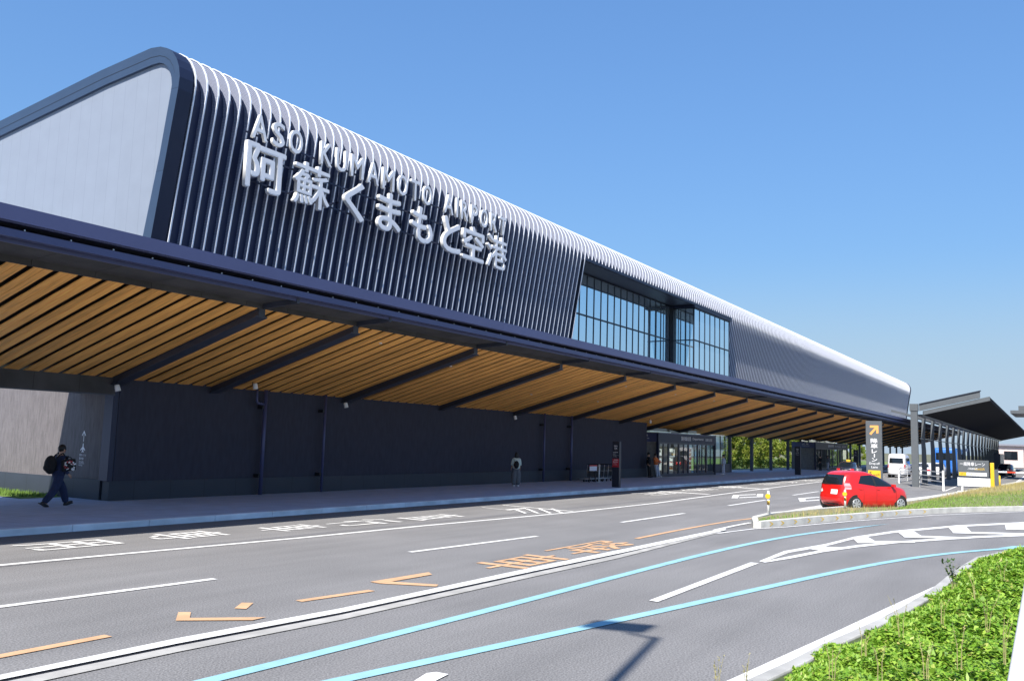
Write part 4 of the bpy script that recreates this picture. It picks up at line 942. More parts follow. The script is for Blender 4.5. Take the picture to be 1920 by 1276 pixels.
# second shelter whose roof edge shows at the right border
e = empty('far_shelter', (96, 1.0, 0), 0, 'dark shelter roof cut off by the right edge of the photo, beyond the long shelter', 'shelter')
mb = MB(); mb.box(100, 110, -6, 4.9, 6.55, 6.85); mb.build('roof_slab', M['sign_grey'], e, True)
mb = MB(); mb.box(100.2, 109, -6, 4.2, 6.86, 7.3); mb.build('girder', M['sign_grey'], e, True)
mb = MB(); mb.box(104, 104.4, -3, -2.6, 0, 6.55); mb.build('column', M['sign_grey'], e, True)

# ------------------------------------------------------------------ signs
def board_text(e, rows, xf, yc, m='plain_white'):
    for t_, z, w, h, mm in rows:
        put_text('lettering', t_, (xf, yc+w/2, z), (0, -1, 0), (0, 0, 1), M[mm], e, True, fit=(w, h), extrude=.003, offset=.006 if h > .1 else 0)
X_, Y_ = 54.0, 9.5
e = empty('drop_off_sign', (X_, Y_, 0), 0, 'tall grey sign pillar with orange arrow and white Drop-off Lane wording', 'sign')
mb = MB(); mb.box(X_-.09, X_+.09, Y_-.43, Y_+.43, 0.02, 4.12); mb.build('pillar', M['sign_grey'], e, True, bevel=.01)
mb = MB(); mb.add([(X_-.094, Y_+p, q) for p, q in ((.24, 3.40), (-.06, 3.74), (.20, 3.74), (.20, 3.87), (-.26, 3.87), (-.26, 3.42), (-.14, 3.42), (-.14, 3.66), (.14, 3.32))], [tuple(range(9))]); mb.build('arrow', M['orange'], e, True)
for ch, z, w, h in (('降', 2.86, .38, .27), ('車', 2.57, .38, .25), ('レ', 2.29, .28, .23), ('|', 2.06, .05, .19), ('ン', 1.82, .30, .20)):
    put_text('lettering', ch, (X_-.094, Y_+w/2-.02, z), (0, -1, 0), (0, 0, 1), M['plain_white'], e, True, fit=(w, h), extrude=.003, offset=.012)
board_text(e, (('Drop-off', 1.62, .56, .15, 'plain_white'), ('Lane', 1.45, .34, .12, 'plain_white')), X_-.094, Y_-.02)
mb = MB(); mb.box(X_-.100, X_-.091, Y_-.33, Y_+.33, .72, 1.32); p = mb.build('yellow_panel', M['yellow'], e, True)
board_text(e, (('5', 1.02, .14, .22, 'sign_navy'),), X_-.104, Y_+.2); board_text(e, (('min以内', 1.02, .36, .13, 'sign_navy'),), X_-.104, Y_-.1)
# information board on legs
X_, Y_ = 64.0, 5.35
e = empty('lane_information_board', (X_, Y_, 0), 0, 'grey lane information board over a white box on short white legs', 'sign')
mb = MB(); mb.box(X_-.08, X_+.08, Y_-.92, Y_+.84, .98, 2.02); mb.build('board', M['sign_grey'], e, True, bevel=.01)
mb = MB(); mb.box(X_-.10, X_+.14, Y_-.98, Y_+.88, .36, .90); mb.build('white_box', M['white'], e, True, bevel=.01)
for y in (Y_-.68, Y_+.62):
    mb = MB(); mb.box(X_-.05, X_+.05, y-.05, y+.05, .02, .359); mb.build('leg', M['white'], e, True)
mb = MB(); mb.box(X_-.12, X_+.16, Y_-.95, Y_+.9, .0, .05); mb.build('foot_rail', M['white'], e, True)
board_text(e, (('一般降車レーン', 1.66, 1.42, .24, 'plain_white'), ('ご利用時間', 1.42, .55, .12, 'plain_white')), X_-.084, Y_)
put_text('lettering', '5min以内', (X_-.084, Y_-.12, 1.40), (0, -1, 0), (0, 0, 1), M['yellow'], e, True, fit=(.55, .16), extrude=.003, offset=.006)
mb = MB(); mb.box(X_-.088, X_-.081, Y_-.80, Y_+.35, 1.03, 1.24); mb.build('white_strip', M['plain_white'], e, True)
mb = MB(); mb.box(X_-.088, X_-.081, Y_+.36, Y_+.78, 1.03, 1.24); mb.build('yellow_strip', M['yellow'], e, True)
put_text('lettering', '料金所 Toll', (X_-.091, Y_+.7, 1.09), (0, -1, 0), (0, 0, 1), M['sign_navy'], e, True, fit=(.28, .09), extrude=.001)
put_text('lettering', '乗車はご遠慮ください', (X_-.091, Y_+.2, 1.09), (0, -1, 0), (0, 0, 1), M['yellow'], e, True, fit=(.9, .09), extrude=.001)
# pavement totems
def totem(x, y, label, full=True, w=.40, h=2.35):
    e = empty('sign_totem', (x, y, .15), 0, label, 'sign', 'sign totems on the canopy pavement')
    mb = MB(); mb.box(-.09, .09, -w/2, w/2, 0, h); mb.build('pillar', M['sign_navy'], e, bevel=.008)
    mb = MB(); mb.box(.092, .12, -w/2-.005, w/2, 0, h); mb.build('edge_trim', M['gunmetal'], e)
    def tx(t_, yy, z, wd_, hh, mm='plain_white', off=.004): put_text('lettering', t_, (-.095, yy, z), (0, -1, 0), (0, 0, 1), M[mm], e, fit=(wd_, hh), extrude=.002, offset=off)
    tx('国内', .10, h-.28, .18, .09, off=.012); tx('空港', .08, h-.42, .15, .11, off=.012)
    tx('出発到着', .15, h-.58, .28, .05); tx('ロビー', .15, h-.66, .18, .05)
    tx('Departures', .15, h-.73, .32, .035, off=0); tx('Arrivals', .15, h-.79, .22, .03, off=0)
    if full:
        mb = MB(); mb.box(-.097, -.091, -w/2+.01, w/2-.02, h-1.32, h-.88); mb.build('red_panel', M['sign_red'], e)
        def t2(t_, yy, z, wd_, hh): put_text('lettering', t_, (-.100, yy, z), (0, -1, 0), (0, 0, 1), M['plain_white'], e, fit=(wd_, hh), extrude=.001, offset=.003)
        t2('一般車両', .15, h-.98, .29, .065); t2('乗降禁止', .15, h-1.08, .29, .065); t2('No stopping', .15, h-1.15, .2, .03); t2('for private cars', .15, h-1.21, .24, .03)
    return e
totem(41.9, 19.95, 'dark sign totem with white wording and a red panel near the kerb')
totem(80.6, 20.6, 'plain dark sign totem standing alone in front of the canopy trees, no red panel', False, .5, 2.5)
totem(108, 21.0, 'farthest small dark sign totem before the second entrance', False, .5, 2.4)

# ------------------------------------------------------------------ street furniture
def delineator(x, y, h, label):
    e = empty('delineator_post', (x, y, .19), 0, label, 'post', 'delineator posts on the island kerb')
    mb = MB(); mb.tube([(0, 0, 0), (0, 0, h*.97)], .042, 14); mb.build('post', M['white'], e, smooth=True)
    mb = MB(); mb.tube([(0, 0, h), (0, 0, h+.03)], [.045, .02], 12); mb.build('cap', M['plain_white'], e)
    mb = MB(); mb.tube([(-.06, 0, h*.80), (-.045, 0, h*.80)], .085, 16); mb.tube([(-.066, 0, h*.80), (-.060, 0, h*.80)], .06, 12); mb.build('reflector', M['yellow'], e)
    mb = MB(); mb.tube([(0, 0, h*.42), (0, 0, h*.60)], .045, 14); b = mb.build('striped_sleeve', M['yellow'], e, smooth=True)
    mb = MB()
    for k in range(3):
        mb.obox((-.046, 0, h*(.44+.06*k)), (.002, 0, 0), (0, .036, .022*1.0), (0, -.006, .010))
    mb.build('stripe', M['black'], b)
delineator(29.9, 8.62, .74, 'white post with yellow reflector at the nose of the kerbed island')
delineator(36.0, 7.42, .66, 'white post with yellow reflector in front of the rear of the red hatchback')
# white pipe fence
f0 = Vector((74.5, 11.3, 0)); f1 = Vector((63.4, 7.0, 0)); e = empty('pipe_fence', f1, 0, 'low white pipe fence with four rails in front of the shelter column', 'fence')
mb = MB()
for z in (.28, .58, .88, 1.18): mb.bar(f0+Vector((0, 0, z)), f1+Vector((0, 0, z)), .045, .05)
mb.build('rails', M['white'], e, True)
for t in (0, .5, 1.0):
    p = f1.lerp(f0, t); mb = MB(); mb.box(p.x-.06, p.x+.06, p.y-.06, p.y+.06, 0, 1.30 if t == 0 else 1.22); mb.build('post', M['white'], e, True)
f2 = Vector((84, 11.5, 0)); e = empty('pipe_fence', f2, 0, 'second white pipe fence running back behind the nearest shelter columns', 'fence')
mb = MB()
for z in (.3, .6, .9, 1.2): mb.bar((76, 11.6, z), (98, 12.2, z), .045, .05)
mb.build('rails', M['white'], e, True)
for x in (76, 81.5, 87, 92.5, 98): mb = MB(); mb.box(x-.03, x+.03, 11.6+(x-76)*.027-.03, 11.6+(x-76)*.027+.03, 0, 1.22); mb.build('post', M['white'], e, True)
# barrier gate
e = empty('barrier_gate', (66.2, 4.42, 0), 0, 'yellow barrier post with a red and white striped boom across the lane', 'barrier')
mb = MB(); mb.box(66.05, 66.35, 4.28, 4.50, 0, 1.88); mb.build('post', M['yellow'], e, True, bevel=.02)
mb = MB()
for i in range(0, 9, 2): mb.bar((67.2, 4.1-i*.5, 1.30), (67.2, 4.1-(i+1)*.5, 1.30), .05, .09)
mb.build('boom', M['plain_white'], e, True)
mb = MB()
for i in range(1, 9, 2): mb.bar((67.2, 4.1-i*.5, 1.30), (67.2, 4.1-(i+1)*.5, 1.30), .052, .092)
mb.build('boom_stripes', mat('boom_red', (.65, .06, .02), .5), e, True)
mb = MB(); mb.box(67.0, 67.4, 4.1, 4.5, 0, 1.45); mb.build('motor_box', M['sign_grey'], e, True)
for x, y, l in ((69.6, 4.28, 'short yellow guard post right of the taller barrier post'), ):
    e = empty('guard_post', (x, y, 0), 0, l, 'post')
    mb = MB(); mb.tube([(0, 0, 0), (0, 0, .98)], .15, 14); mb.build('post', M['yellow'], e, smooth=True)
    mb = MB(); mb.tube([(0, 0, .98), (0, 0, 1.02)], [.15, .10], 14); mb.build('cap', M['yellow'], e)
    mb = MB(); mb.bar((0, .1, .72), (-2.2, .12, .72), .07, .05); mb.bar((-2.2, .12, 0), (-2.2, .12, .74), .07, .07); mb.build('guard_rail', M['concrete'], e)

# baggage trolleys
def trolley():
    e = empty('baggage_trolley', (0, 0, 0)); 
    mb = MB(); t = .016
    for s in (-.27, .27):
        mb.tube([(-.45, s, .16), (.38, s, .20), (.45, s, .26), (.56, s, .98)], t, 7)
    mb.tube([(-.45, -.27, .16), (-.45, .27, .16)], t, 7)
    for k in range(4): mb.tube([(-.35+.2*k, -.27, .17+.01*k), (-.35+.2*k, .27, .17+.01*k)], .01, 5)
    mb.tube([(.50, -.27, .62), (.50, .27, .62)], .012, 6); mb.build('frame', M['rim'], e, smooth=True)
    mb = MB(); mb.tube([(.56, -.29, .99), (.56, .29, .99)], .024, 8); mb.build('handle', M['black'], e)
    mb = MB(); mb.add([(.475, -.25, .30), (.475, .25, .30), (.54, .25, .85), (.54, -.25, .85)], [(0, 1, 2, 3)]); mb.build('back_panel', M['sign_grey'], e)
    for (x, y) in ((-.40, 0), (.36, -.25), (.36, .25)):
        mb = MB(); mb.tube([(x, y-.02, .08), (x, y+.02, .08)], .075, 12); mb.build('wheel', M['tyre'], e)
    return e
tp = trolley(); tlab = ['baggage trolley at the left end of the nested row, behind the white panel', 'second baggage trolley from the left in the nested row', 'middle baggage trolley of the nested row', 'second baggage trolley from the right in the nested row', 'baggage trolley at the right end of the nested row beside the totem']
for i in range(5):
    o = tp if i == 0 else copy_tree(tp); o.location = (46.0+.56*i, 23.75, .15); tag(o, tlab[i], 'trolley', 'nested baggage trolleys by the dark wall')
e = empty('trolley_bay_sign', (45.6, 23.35, .15), 0, 'small white panel with dark red top standing in front of the baggage trolleys', 'sign')
mb = MB(); mb.box(45.5, 46.4, 23.33, 23.36, .80, 1.05); mb.build('panel', M['letter_face'], e, True)
mb = MB(); mb.box(45.5, 46.4, 23.325, 23.365, 1.052, 1.13); mb.build('red_top', M['sign_red'], e, True)
mb = MB(); mb.box(45.55, 45.6, 23.37, 23.42, .15, .8); mb.box(46.3, 46.35, 23.37, 23.42, .15, .8); mb.build('leg', M['black'], e, True)
e = empty('bay_post', (46.62, 23.3, .15), 0, 'slim cream post standing before the baggage trolleys', 'post')
mb = MB(); mb.tube([(0, 0, 0), (0, 0, 1.02)], .035, 10); mb.build('post', M['plate'], e, smooth=True)
mb = MB(); mb.tube([(0, 0, 0), (0, 0, .02)], .09, 12); mb.build('base', M['plate'], e)

# ------------------------------------------------------------------ vehicles: plan outlines lofted over height
class Body:
    def __init__(s, tab, nexp=4.5): s.t = tab; s.n = nexp
    def at(s, z):
        T_ = s.t
        z = min(max(z, T_[0][0]), T_[-1][0])
        for a, b in zip(T_, T_[1:]):
            if z <= b[0]:
                k = (z-a[0])/(b[0]-a[0]); return [a[i]+(b[i]-a[i])*k for i in range(1, 4)]
    def side(s, x, z, off=.005, sg=1):
        xr, xf, w = s.at(z); c, a = (xr+xf)/2, (xf-xr)/2; q = max(0.0, 1-abs((x-c)/a)**s.n)**(1/s.n); return (x, sg*(w*q+off), z)
    def end(s, y, z, off=.005, front=False):
        xr, xf, w = s.at(z); c, a = (xr+xf)/2, (xf-xr)/2; q = max(0.0, 1-abs(y/w)**s.n)**(1/s.n); return (c+(a*q+off)*(1 if front else -1), y, z)
    def mesh(s, name, m, parent):
        N_ = 64; vs = []; fs = []; zs = []
        for a, b in zip(s.t, s.t[1:]):
            for k in range(3): zs.append(a[0]+(b[0]-a[0])*k/3)
        zs.append(s.t[-1][0])
        for z in zs:
            xr, xf, w = s.at(z); c, a = (xr+xf)/2, (xf-xr)/2
            for k in range(N_):
                t = 2*math.pi*k/N_; ct, st = math.cos(t), math.sin(t); vs.append((c+a*math.copysign(abs(ct)**(2/s.n), ct), w*math.copysign(abs(st)**(2/s.n), st), z))
        for i in range(len(zs)-1):
            for k in range(N_): fs.append((i*N_+k, i*N_+(k+1) % N_, (i+1)*N_+(k+1) % N_, (i+1)*N_+k))
        fs += [tuple(range(N_))[::-1], tuple((len(zs)-1)*N_+k for k in range(N_))]
        mb = MB(); mb.add(vs, fs); return mb.build(name, m, parent, smooth=True)
def patch(fn, quad, nu=10, nv=6):
    """quad: four (s,z) corners, bilinear grid laid on the body surface"""
    vs = []
    for i in range(nu+1):
        for j in range(nv+1):
            u, v = i/nu, j/nv; s_ = (1-u)*(1-v)*quad[0][0]+u*(1-v)*quad[1][0]+u*v*quad[2][0]+(1-u)*v*quad[3][0]; z = (1-u)*(1-v)*quad[0][1]+u*(1-v)*quad[1][1]+u*v*quad[2][1]+(1-u)*v*quad[3][1]
            vs.append(fn(s_, z))
    return vs, [(i*(nv+1)+j, (i+1)*(nv+1)+j, (i+1)*(nv+1)+j+1, i*(nv+1)+j+1) for i in range(nu) for j in range(nv)]
def wheel(e, x, y, r, sg):
    mb = MB(); w = .10; mb.tube([(x, y-w, r), (x, y-w*.8, r), (x, y+w*.8, r), (x, y+w, r)], [r*.90, r, r, r*.90], 28, cap=True); t = mb.build('wheel', M['tyre'], e, smooth=False)
    mb = MB(); yo = y+sg*(w+.004)
    mb.tube([(x, yo-.004*sg, r), (x, yo+.002*sg, r)], [r*.70, r*.68], 28); mb2 = MB()
    rim = mb.build('rim', M['rim'], t)
    for k in range(7):
        a = 2*math.pi*(k+.5)/7; ca, sa = math.cos(a), math.sin(a); p0 = (x+ca*r*.20, yo+sg*.004, r+sa*r*.20); 
        b_, c_ = a-.17, a+.17
        mb2.add([p0, (x+math.cos(b_)*r*.58, yo+sg*.004, r+math.sin(b_)*r*.58), (x+math.cos(c_)*r*.58, yo+sg*.004, r+math.sin(c_)*r*.58)], [(0, 1, 2)])
    mb2.build('rim_gaps', M['trim'], t)
def car(name, label, cat, loc, rz, body, paint, wheels, track, r, glass, rearg, lamps, plate, extra=None, dash=True):
    e = empty(name, loc, rz, label, cat); body.mesh('body', paint, e)
    zb = body.t[0][0]
    for x in wheels:
        for sg in (-1, 1):
            mb = MB(); wv = body.at(r)[2]; mb.tube([(x, sg*(track-.12), r+.02), (x, sg*(wv+.006), r+.02)], r*1.13, 28); mb.build('wheel_arch', M['trim'], e)
            wheel(e, x, sg*(wv+.012-.10), r, sg)
    for sg in (-1, 1):
        for q in glass:
            vs, fs = patch(lambda s_, z: body.side(s_, z, .006, sg), q); mb = MB(); mb.add(vs, fs); mb.build('side_window', M['car_glass'], e, smooth=True)
        for q, mm in lamps:
            vs, fs = patch(lambda s_, z: body.end(sg*s_, z, .010), q, 4, 4); mb = MB(); mb.add(vs, fs); mb.build('tail_lamp', M[mm], e, smooth=True)
    vs, fs = patch(lambda s_, z: body.end(s_, z, .008), rearg, 12, 6); mb = MB(); mb.add(vs, fs); mb.build('rear_window', M['car_glass'], e, smooth=True)
    vs, fs = patch(lambda s_, z: body.end(s_, z, .02), plate, 2, 2); mb = MB(); mb.add(vs, fs); mb.build('number_plate', M['plate'], e)
    mb = MB(); mb.box(body.at(zb)[0]+.12, body.at(zb)[1]-.15, -body.at(zb)[2]+.08, body.at(zb)[2]-.08, zb-.06, zb+.05); mb.build('underbody', M['trim'], e)
    return e
hatch = Body([(.19, -1.60, 1.68, .74), (.26, -1.74, 1.80, .80), (.40, -1.825, 1.86, .832), (.55, -1.835, 1.865, .842), (.64, -1.80, 1.85, .845), (.74, -1.77, 1.81, .842), (.84, -1.755, 1.74, .836), (.91, -1.745, 1.60, .826), (.97, -1.735, 1.36, .812), (1.02, -1.725, 1.14, .795),
              (1.12, -1.69, .90, .765), (1.24, -1.64, .64, .72), (1.36, -1.57, .34, .675), (1.45, -1.48, .08, .63), (1.51, -1.36, -.13, .575), (1.55, -1.20, -.30, .50), (1.575, -1.0, -.46, .40), (1.585, -.85, -.6, .26)], 4.2)

rc = car('hatchback', 'red five door hatchback with tinted rear window seen from behind at the island', 'car', (38.45, 7.22, 0), rad(-34), hatch, M['red_paint'], (-1.17, 1.19), .73, .30,
    [[(-1.02, 1.10), (-.16, 1.0), (-.22, 1.44), (-.80, 1.40)], [(-.10, .995), (.96, .985), (.28, 1.33), (-.18, 1.43)]],
    [(-.57, 1.03), (.57, 1.03), (.50, 1.42), (-.50, 1.42)], [([(.62, .98), (.745, .98), (.70, 1.10), (.60, 1.10)], 'lamp_clear'), ([(.64, .86), (.755, .86), (.75, .95), (.635, .95)], 'lamp_clear'), ([(.61, 1.11), (.69, 1.11), (.62, 1.40), (.56, 1.40)], 'lamp_red')],
    [(-.42, .66), (-.09, .66), (-.09, .84), (-.42, .84)])
for sg in (-1, 1):
    mb = MB(); mb.obox((.72, sg*.90, 1.03), (.06, 0, 0), (0, .08, 0), (0, 0, .055)); mb.build('door_mirror', M['red_paint'], rc, bevel=.02)
    for x in (-.02, .02+-.95):
        mb = MB(); p = hatch.side(x, .88, .012, sg); mb.obox(p, (.075, 0, 0), (0, .012, 0), (0, 0, .014)); mb.build('door_handle', M['red_paint'], rc, bevel=.006)
    mb = MB()
    for x0, x1 in ((-.13, -.12), (.93, .94), (-.80, -.79)):
        vs, fs = patch(lambda s_, z: hatch.side(s_, z, .003, sg), [(x0, .34), (x1, .34), (x1, .97), (x0, .97)], 1, 8); mb.add(vs, fs)
    mb.build('door_seam', M['trim'], rc)
    mb = MB(); vs, fs = patch(lambda s_, z: hatch.side(s_, z, .008, sg), [(-.19, .99), (-.09, .99), (-.15, 1.42), (-.24, 1.42)], 1, 6); mb.add(vs, fs); mb.build('door_pillar', M['trim'], rc)
def rearpatch(nm, q, mm, off=.014):
    vs, fs = patch(lambda s_, z: hatch.end(s_, z, off), q, 6, 3); mb = MB(); mb.add(vs, fs); mb.build(nm, M[mm], rc)
rearpatch('magnet_badge', [(.36, .76), (.45, .70), (.54, .76), (.45, .86)], 'plate'); rearpatch('rear_seam', [(-.62, .585), (.62, .585), (.62, .592), (-.62, .592)], 'trim', .004)
rearpatch('bumper_shadow_panel', [(-.55, .22), (.55, .22), (.55, .30), (-.55, .30)], 'trim', .008); rearpatch('wiper', [(-.05, 1.02), (.40, 1.05), (.40, 1.065), (-.05, 1.04)], 'trim', .03)
mb = MB(); mb.tube([(-1.0, 0, 1.58), (-1.2, 0, 1.72)], .008, 5); mb.build('aerial', M['trim'], rc)
vs, fs = patch(lambda s_, z: hatch.end(s_, z, .008, True), [(-.62, 1.05), (.62, 1.05), (.50, 1.46), (-.50, 1.46)], 12, 6); mb = MB(); mb.add(vs, fs); mb.build('windscreen', M['car_glass'], rc, smooth=True)

van = Body([(.28, -2.2, 2.25, .80), (.38, -2.30, 2.33, .845), (.8, -2.34, 2.36, .85), (1.0, -2.33, 2.30, .85), (1.12, -2.32, 2.15, .845), (1.5, -2.28, 1.80, .83), (1.9, -2.22, 1.42, .80), (2.1, -2.15, 1.15, .76), (2.2, -2.05, .95, .70), (2.26, -1.85, .7, .58), (2.28, -1.6, .4, .4)], 7)
def lateral(px, X): d = ray(px, 865); return X*d.y/d.x     # lane position seen at a bearing
TXY, MBY, S1Y, S2Y = lateral(1592, 82), lateral(1686, 93), lateral(1733, 96), lateral(1757, 102)
v1 = car('minibus', 'white high roof minibus seen from behind, left of the first shelter column', 'van', (93, MBY, 0), rad(2), van, M['white_car'], (-1.3, 1.35), .72, .33,
    [[(-2.0, 1.3), (-.9, 1.3), (-.9, 1.85), (-1.9, 1.85)], [(-.8, 1.3), (.4, 1.3), (.4, 1.85), (-.8, 1.85)], [(.5, 1.25), (1.55, 1.25), (1.2, 1.8), (.5, 1.85)]],
    [(-.62, 1.35), (.62, 1.35), (.58, 1.86), (-.58, 1.86)], [([(.66, .95), (.80, .95), (.79, 1.25), (.66, 1.25)], 'lamp_red')], [(-.2, .62), (.2, .62), (.2, .80), (-.2, .80)])
sedan = Body([(.20, -2.2, 2.15, .74), (.30, -2.30, 2.25, .82), (.6, -2.33, 2.28, .85), (.8, -2.31, 2.22, .85), (.90, -2.27, 2.0, .84), (.96, -2.15, 1.4, .82), (1.02, -1.85, 1.1, .79), (1.15, -1.62, .85, .75), (1.3, -1.35, .55, .70), (1.40, -1.1, .3, .62), (1.46, -.8, 0, .48), (1.475, -.6, -.2, .3)], 5.5)
def sedan_car(name, label, loc, rz, paint):
    return car(name, label, 'car', loc, rz, sedan, paint, (-1.35, 1.35), .74, .31, [[(-1.15, 1.05), (-.10, 1.03), (-.15, 1.36), (-.75, 1.34)], [(-.04, 1.03), (.95, 1.03), (.35, 1.34), (-.08, 1.36)]],
        [(-.58, 1.05), (.58, 1.05), (.48, 1.38), (-.48, 1.38)], [([(.42, .72), (.80, .72), (.80, .88), (.42, .88)], 'lamp_red')], [(-.2, .60), (.2, .60), (.2, .76), (-.2, .76)])
tx = sedan_car('taxi', 'dark taxi with red tail lamps and yellow roof lamp stopped by the kerb', (82, TXY, 0), rad(3), M['navy_car'])
mb = MB(); mb.box(-.5, -.2, -.16, .16, 1.475, 1.63); mb.build('roof_lamp', M['yellow'], tx, bevel=.02)
sedan_car('sedan', 'black car leaving past the barrier boom at the right edge', (116.5, 6.3, 0), rad(-1), M['black_car'])
sedan_car('sedan', 'white car parked beyond the first shelter column, beside the minibus', (96, S1Y, 0), rad(2), M['white_car'])
sedan_car('sedan', 'silver white car parked farther back between the shelter columns', (102, S2Y, 0), rad(2), M['white_car'])
bus = Body([(.30, -4.9, 4.9, 1.15), (.5, -5.0, 5.0, 1.24), (1.2, -5.0, 5.0, 1.25), (2.6, -4.97, 4.95, 1.22), (2.95, -4.9, 4.85, 1.15), (3.05, -4.7, 4.6, .95)], 14)
car('bus', 'blue bus standing beyond the shelter columns', 'bus', (113.5, 11.9, 0), rad(1.5), bus, M['blue_car'], (-2.9, 2.7), 1.05, .45, [[(-4.6, 1.55), (-1.6, 1.55), (-1.6, 2.4), (-4.6, 2.4)], [(-1.4, 1.55), (1.4, 1.55), (1.4, 2.4), (-1.4, 2.4)], [(1.6, 1.55), (4.5, 1.55), (4.5, 2.4), (1.6, 2.4)]],
    [(-.9, 1.7), (.9, 1.7), (.9, 2.5), (-.9, 2.5)], [([(.85, .8), (1.1, .8), (1.1, 1.1), (.85, 1.1)], 'lamp_red')], [(-.3, .6), (.3, .6), (.3, .8), (-.3, .8)])
# buildings at the far right
M['pink_wall'] = mat('pale_pink_wall', (0.62, 0.50, 0.47), .8, var=.05); M['green_roof'] = mat('green_roof', (0.30, 0.55, 0.18), .6); M['grey_roof'] = mat('grey_roof', (0.22, 0.22, 0.26), .6)
simple_building('pale_building', 'pale pink building beyond the black car at the right edge', 205, 216, 8.0, 12.5, 4.3, M['pink_wall'], M['grey_roof'], 3)
simple_building('hangar', 'long white building at the far right edge behind the lane', 262, 300, -25, 9, 6.2, M['white'], M['green_roof'], 6)
g = MB(); g.add([(236, -30, .03), (262, -30, .03), (262, 14, .03), (236, 14, .03)], [(0, 1, 2, 3)]); tag(g.build('far_lawn', M['turf']), kind='structure')

# ------------------------------------------------------------------ people
def skin_mesh(name, V, E_, R, m, parent, sub=2, root=0):
    me = bpy.data.meshes.new(name); me.from_pydata(V, E_, []); o = bpy.data.objects.new(name, me); COL.objects.link(o)
    md = o.modifiers.new('s', 'SKIN'); md.use_smooth_shade = True
    for i, v in enumerate(me.skin_vertices[0].data):
        r = R[i] if isinstance(R[i], tuple) else (R[i], R[i]); v.radius = r; v.use_root = (i == root)
    o.modifiers.new('d', 'SUBSURF').levels = sub
    dg = bpy.context.evaluated_depsgraph_get(); nm = bpy.data.meshes.new_from_object(o.evaluated_get(dg)); bpy.data.objects.remove(o)
    nm.materials.clear(); nm.materials.append(m); nm.name = name
    return link(name, nm, parent)
def limb(o, L1, L2, a, b, side=0.0, twist=0.0):
    """two segments hanging from o: pitch a forward, second pitch b, splayed by side"""
    def dv(t): return Vector((math.sin(t)*math.cos(side), math.sin(side)*(1), -math.cos(t)*math.cos(side)))
    p1 = o+dv(a)*L1; p2 = p1+dv(b)*L2; return p1, p2, dv(b)
def ellipsoid(c, r, nu=18, nv=12, zcut=None, rot=0.0):
    mb = MB(); vs = []; c = Vector(c)
    for i in range(nv+1):
        ph = math.pi*i/nv
        for j in range(nu):
            th = 2*math.pi*j/nu; vs.append((c.x+r[0]*math.sin(ph)*math.cos(th), c.y+r[1]*math.sin(ph)*math.sin(th), c.z+r[2]*math.cos(ph)))
    mb.add(vs, [(i*nu+j, i*nu+(j+1) % nu, (i+1)*nu+(j+1) % nu, (i+1)*nu+j) for i in range(nv) for j in range(nu)]); return mb
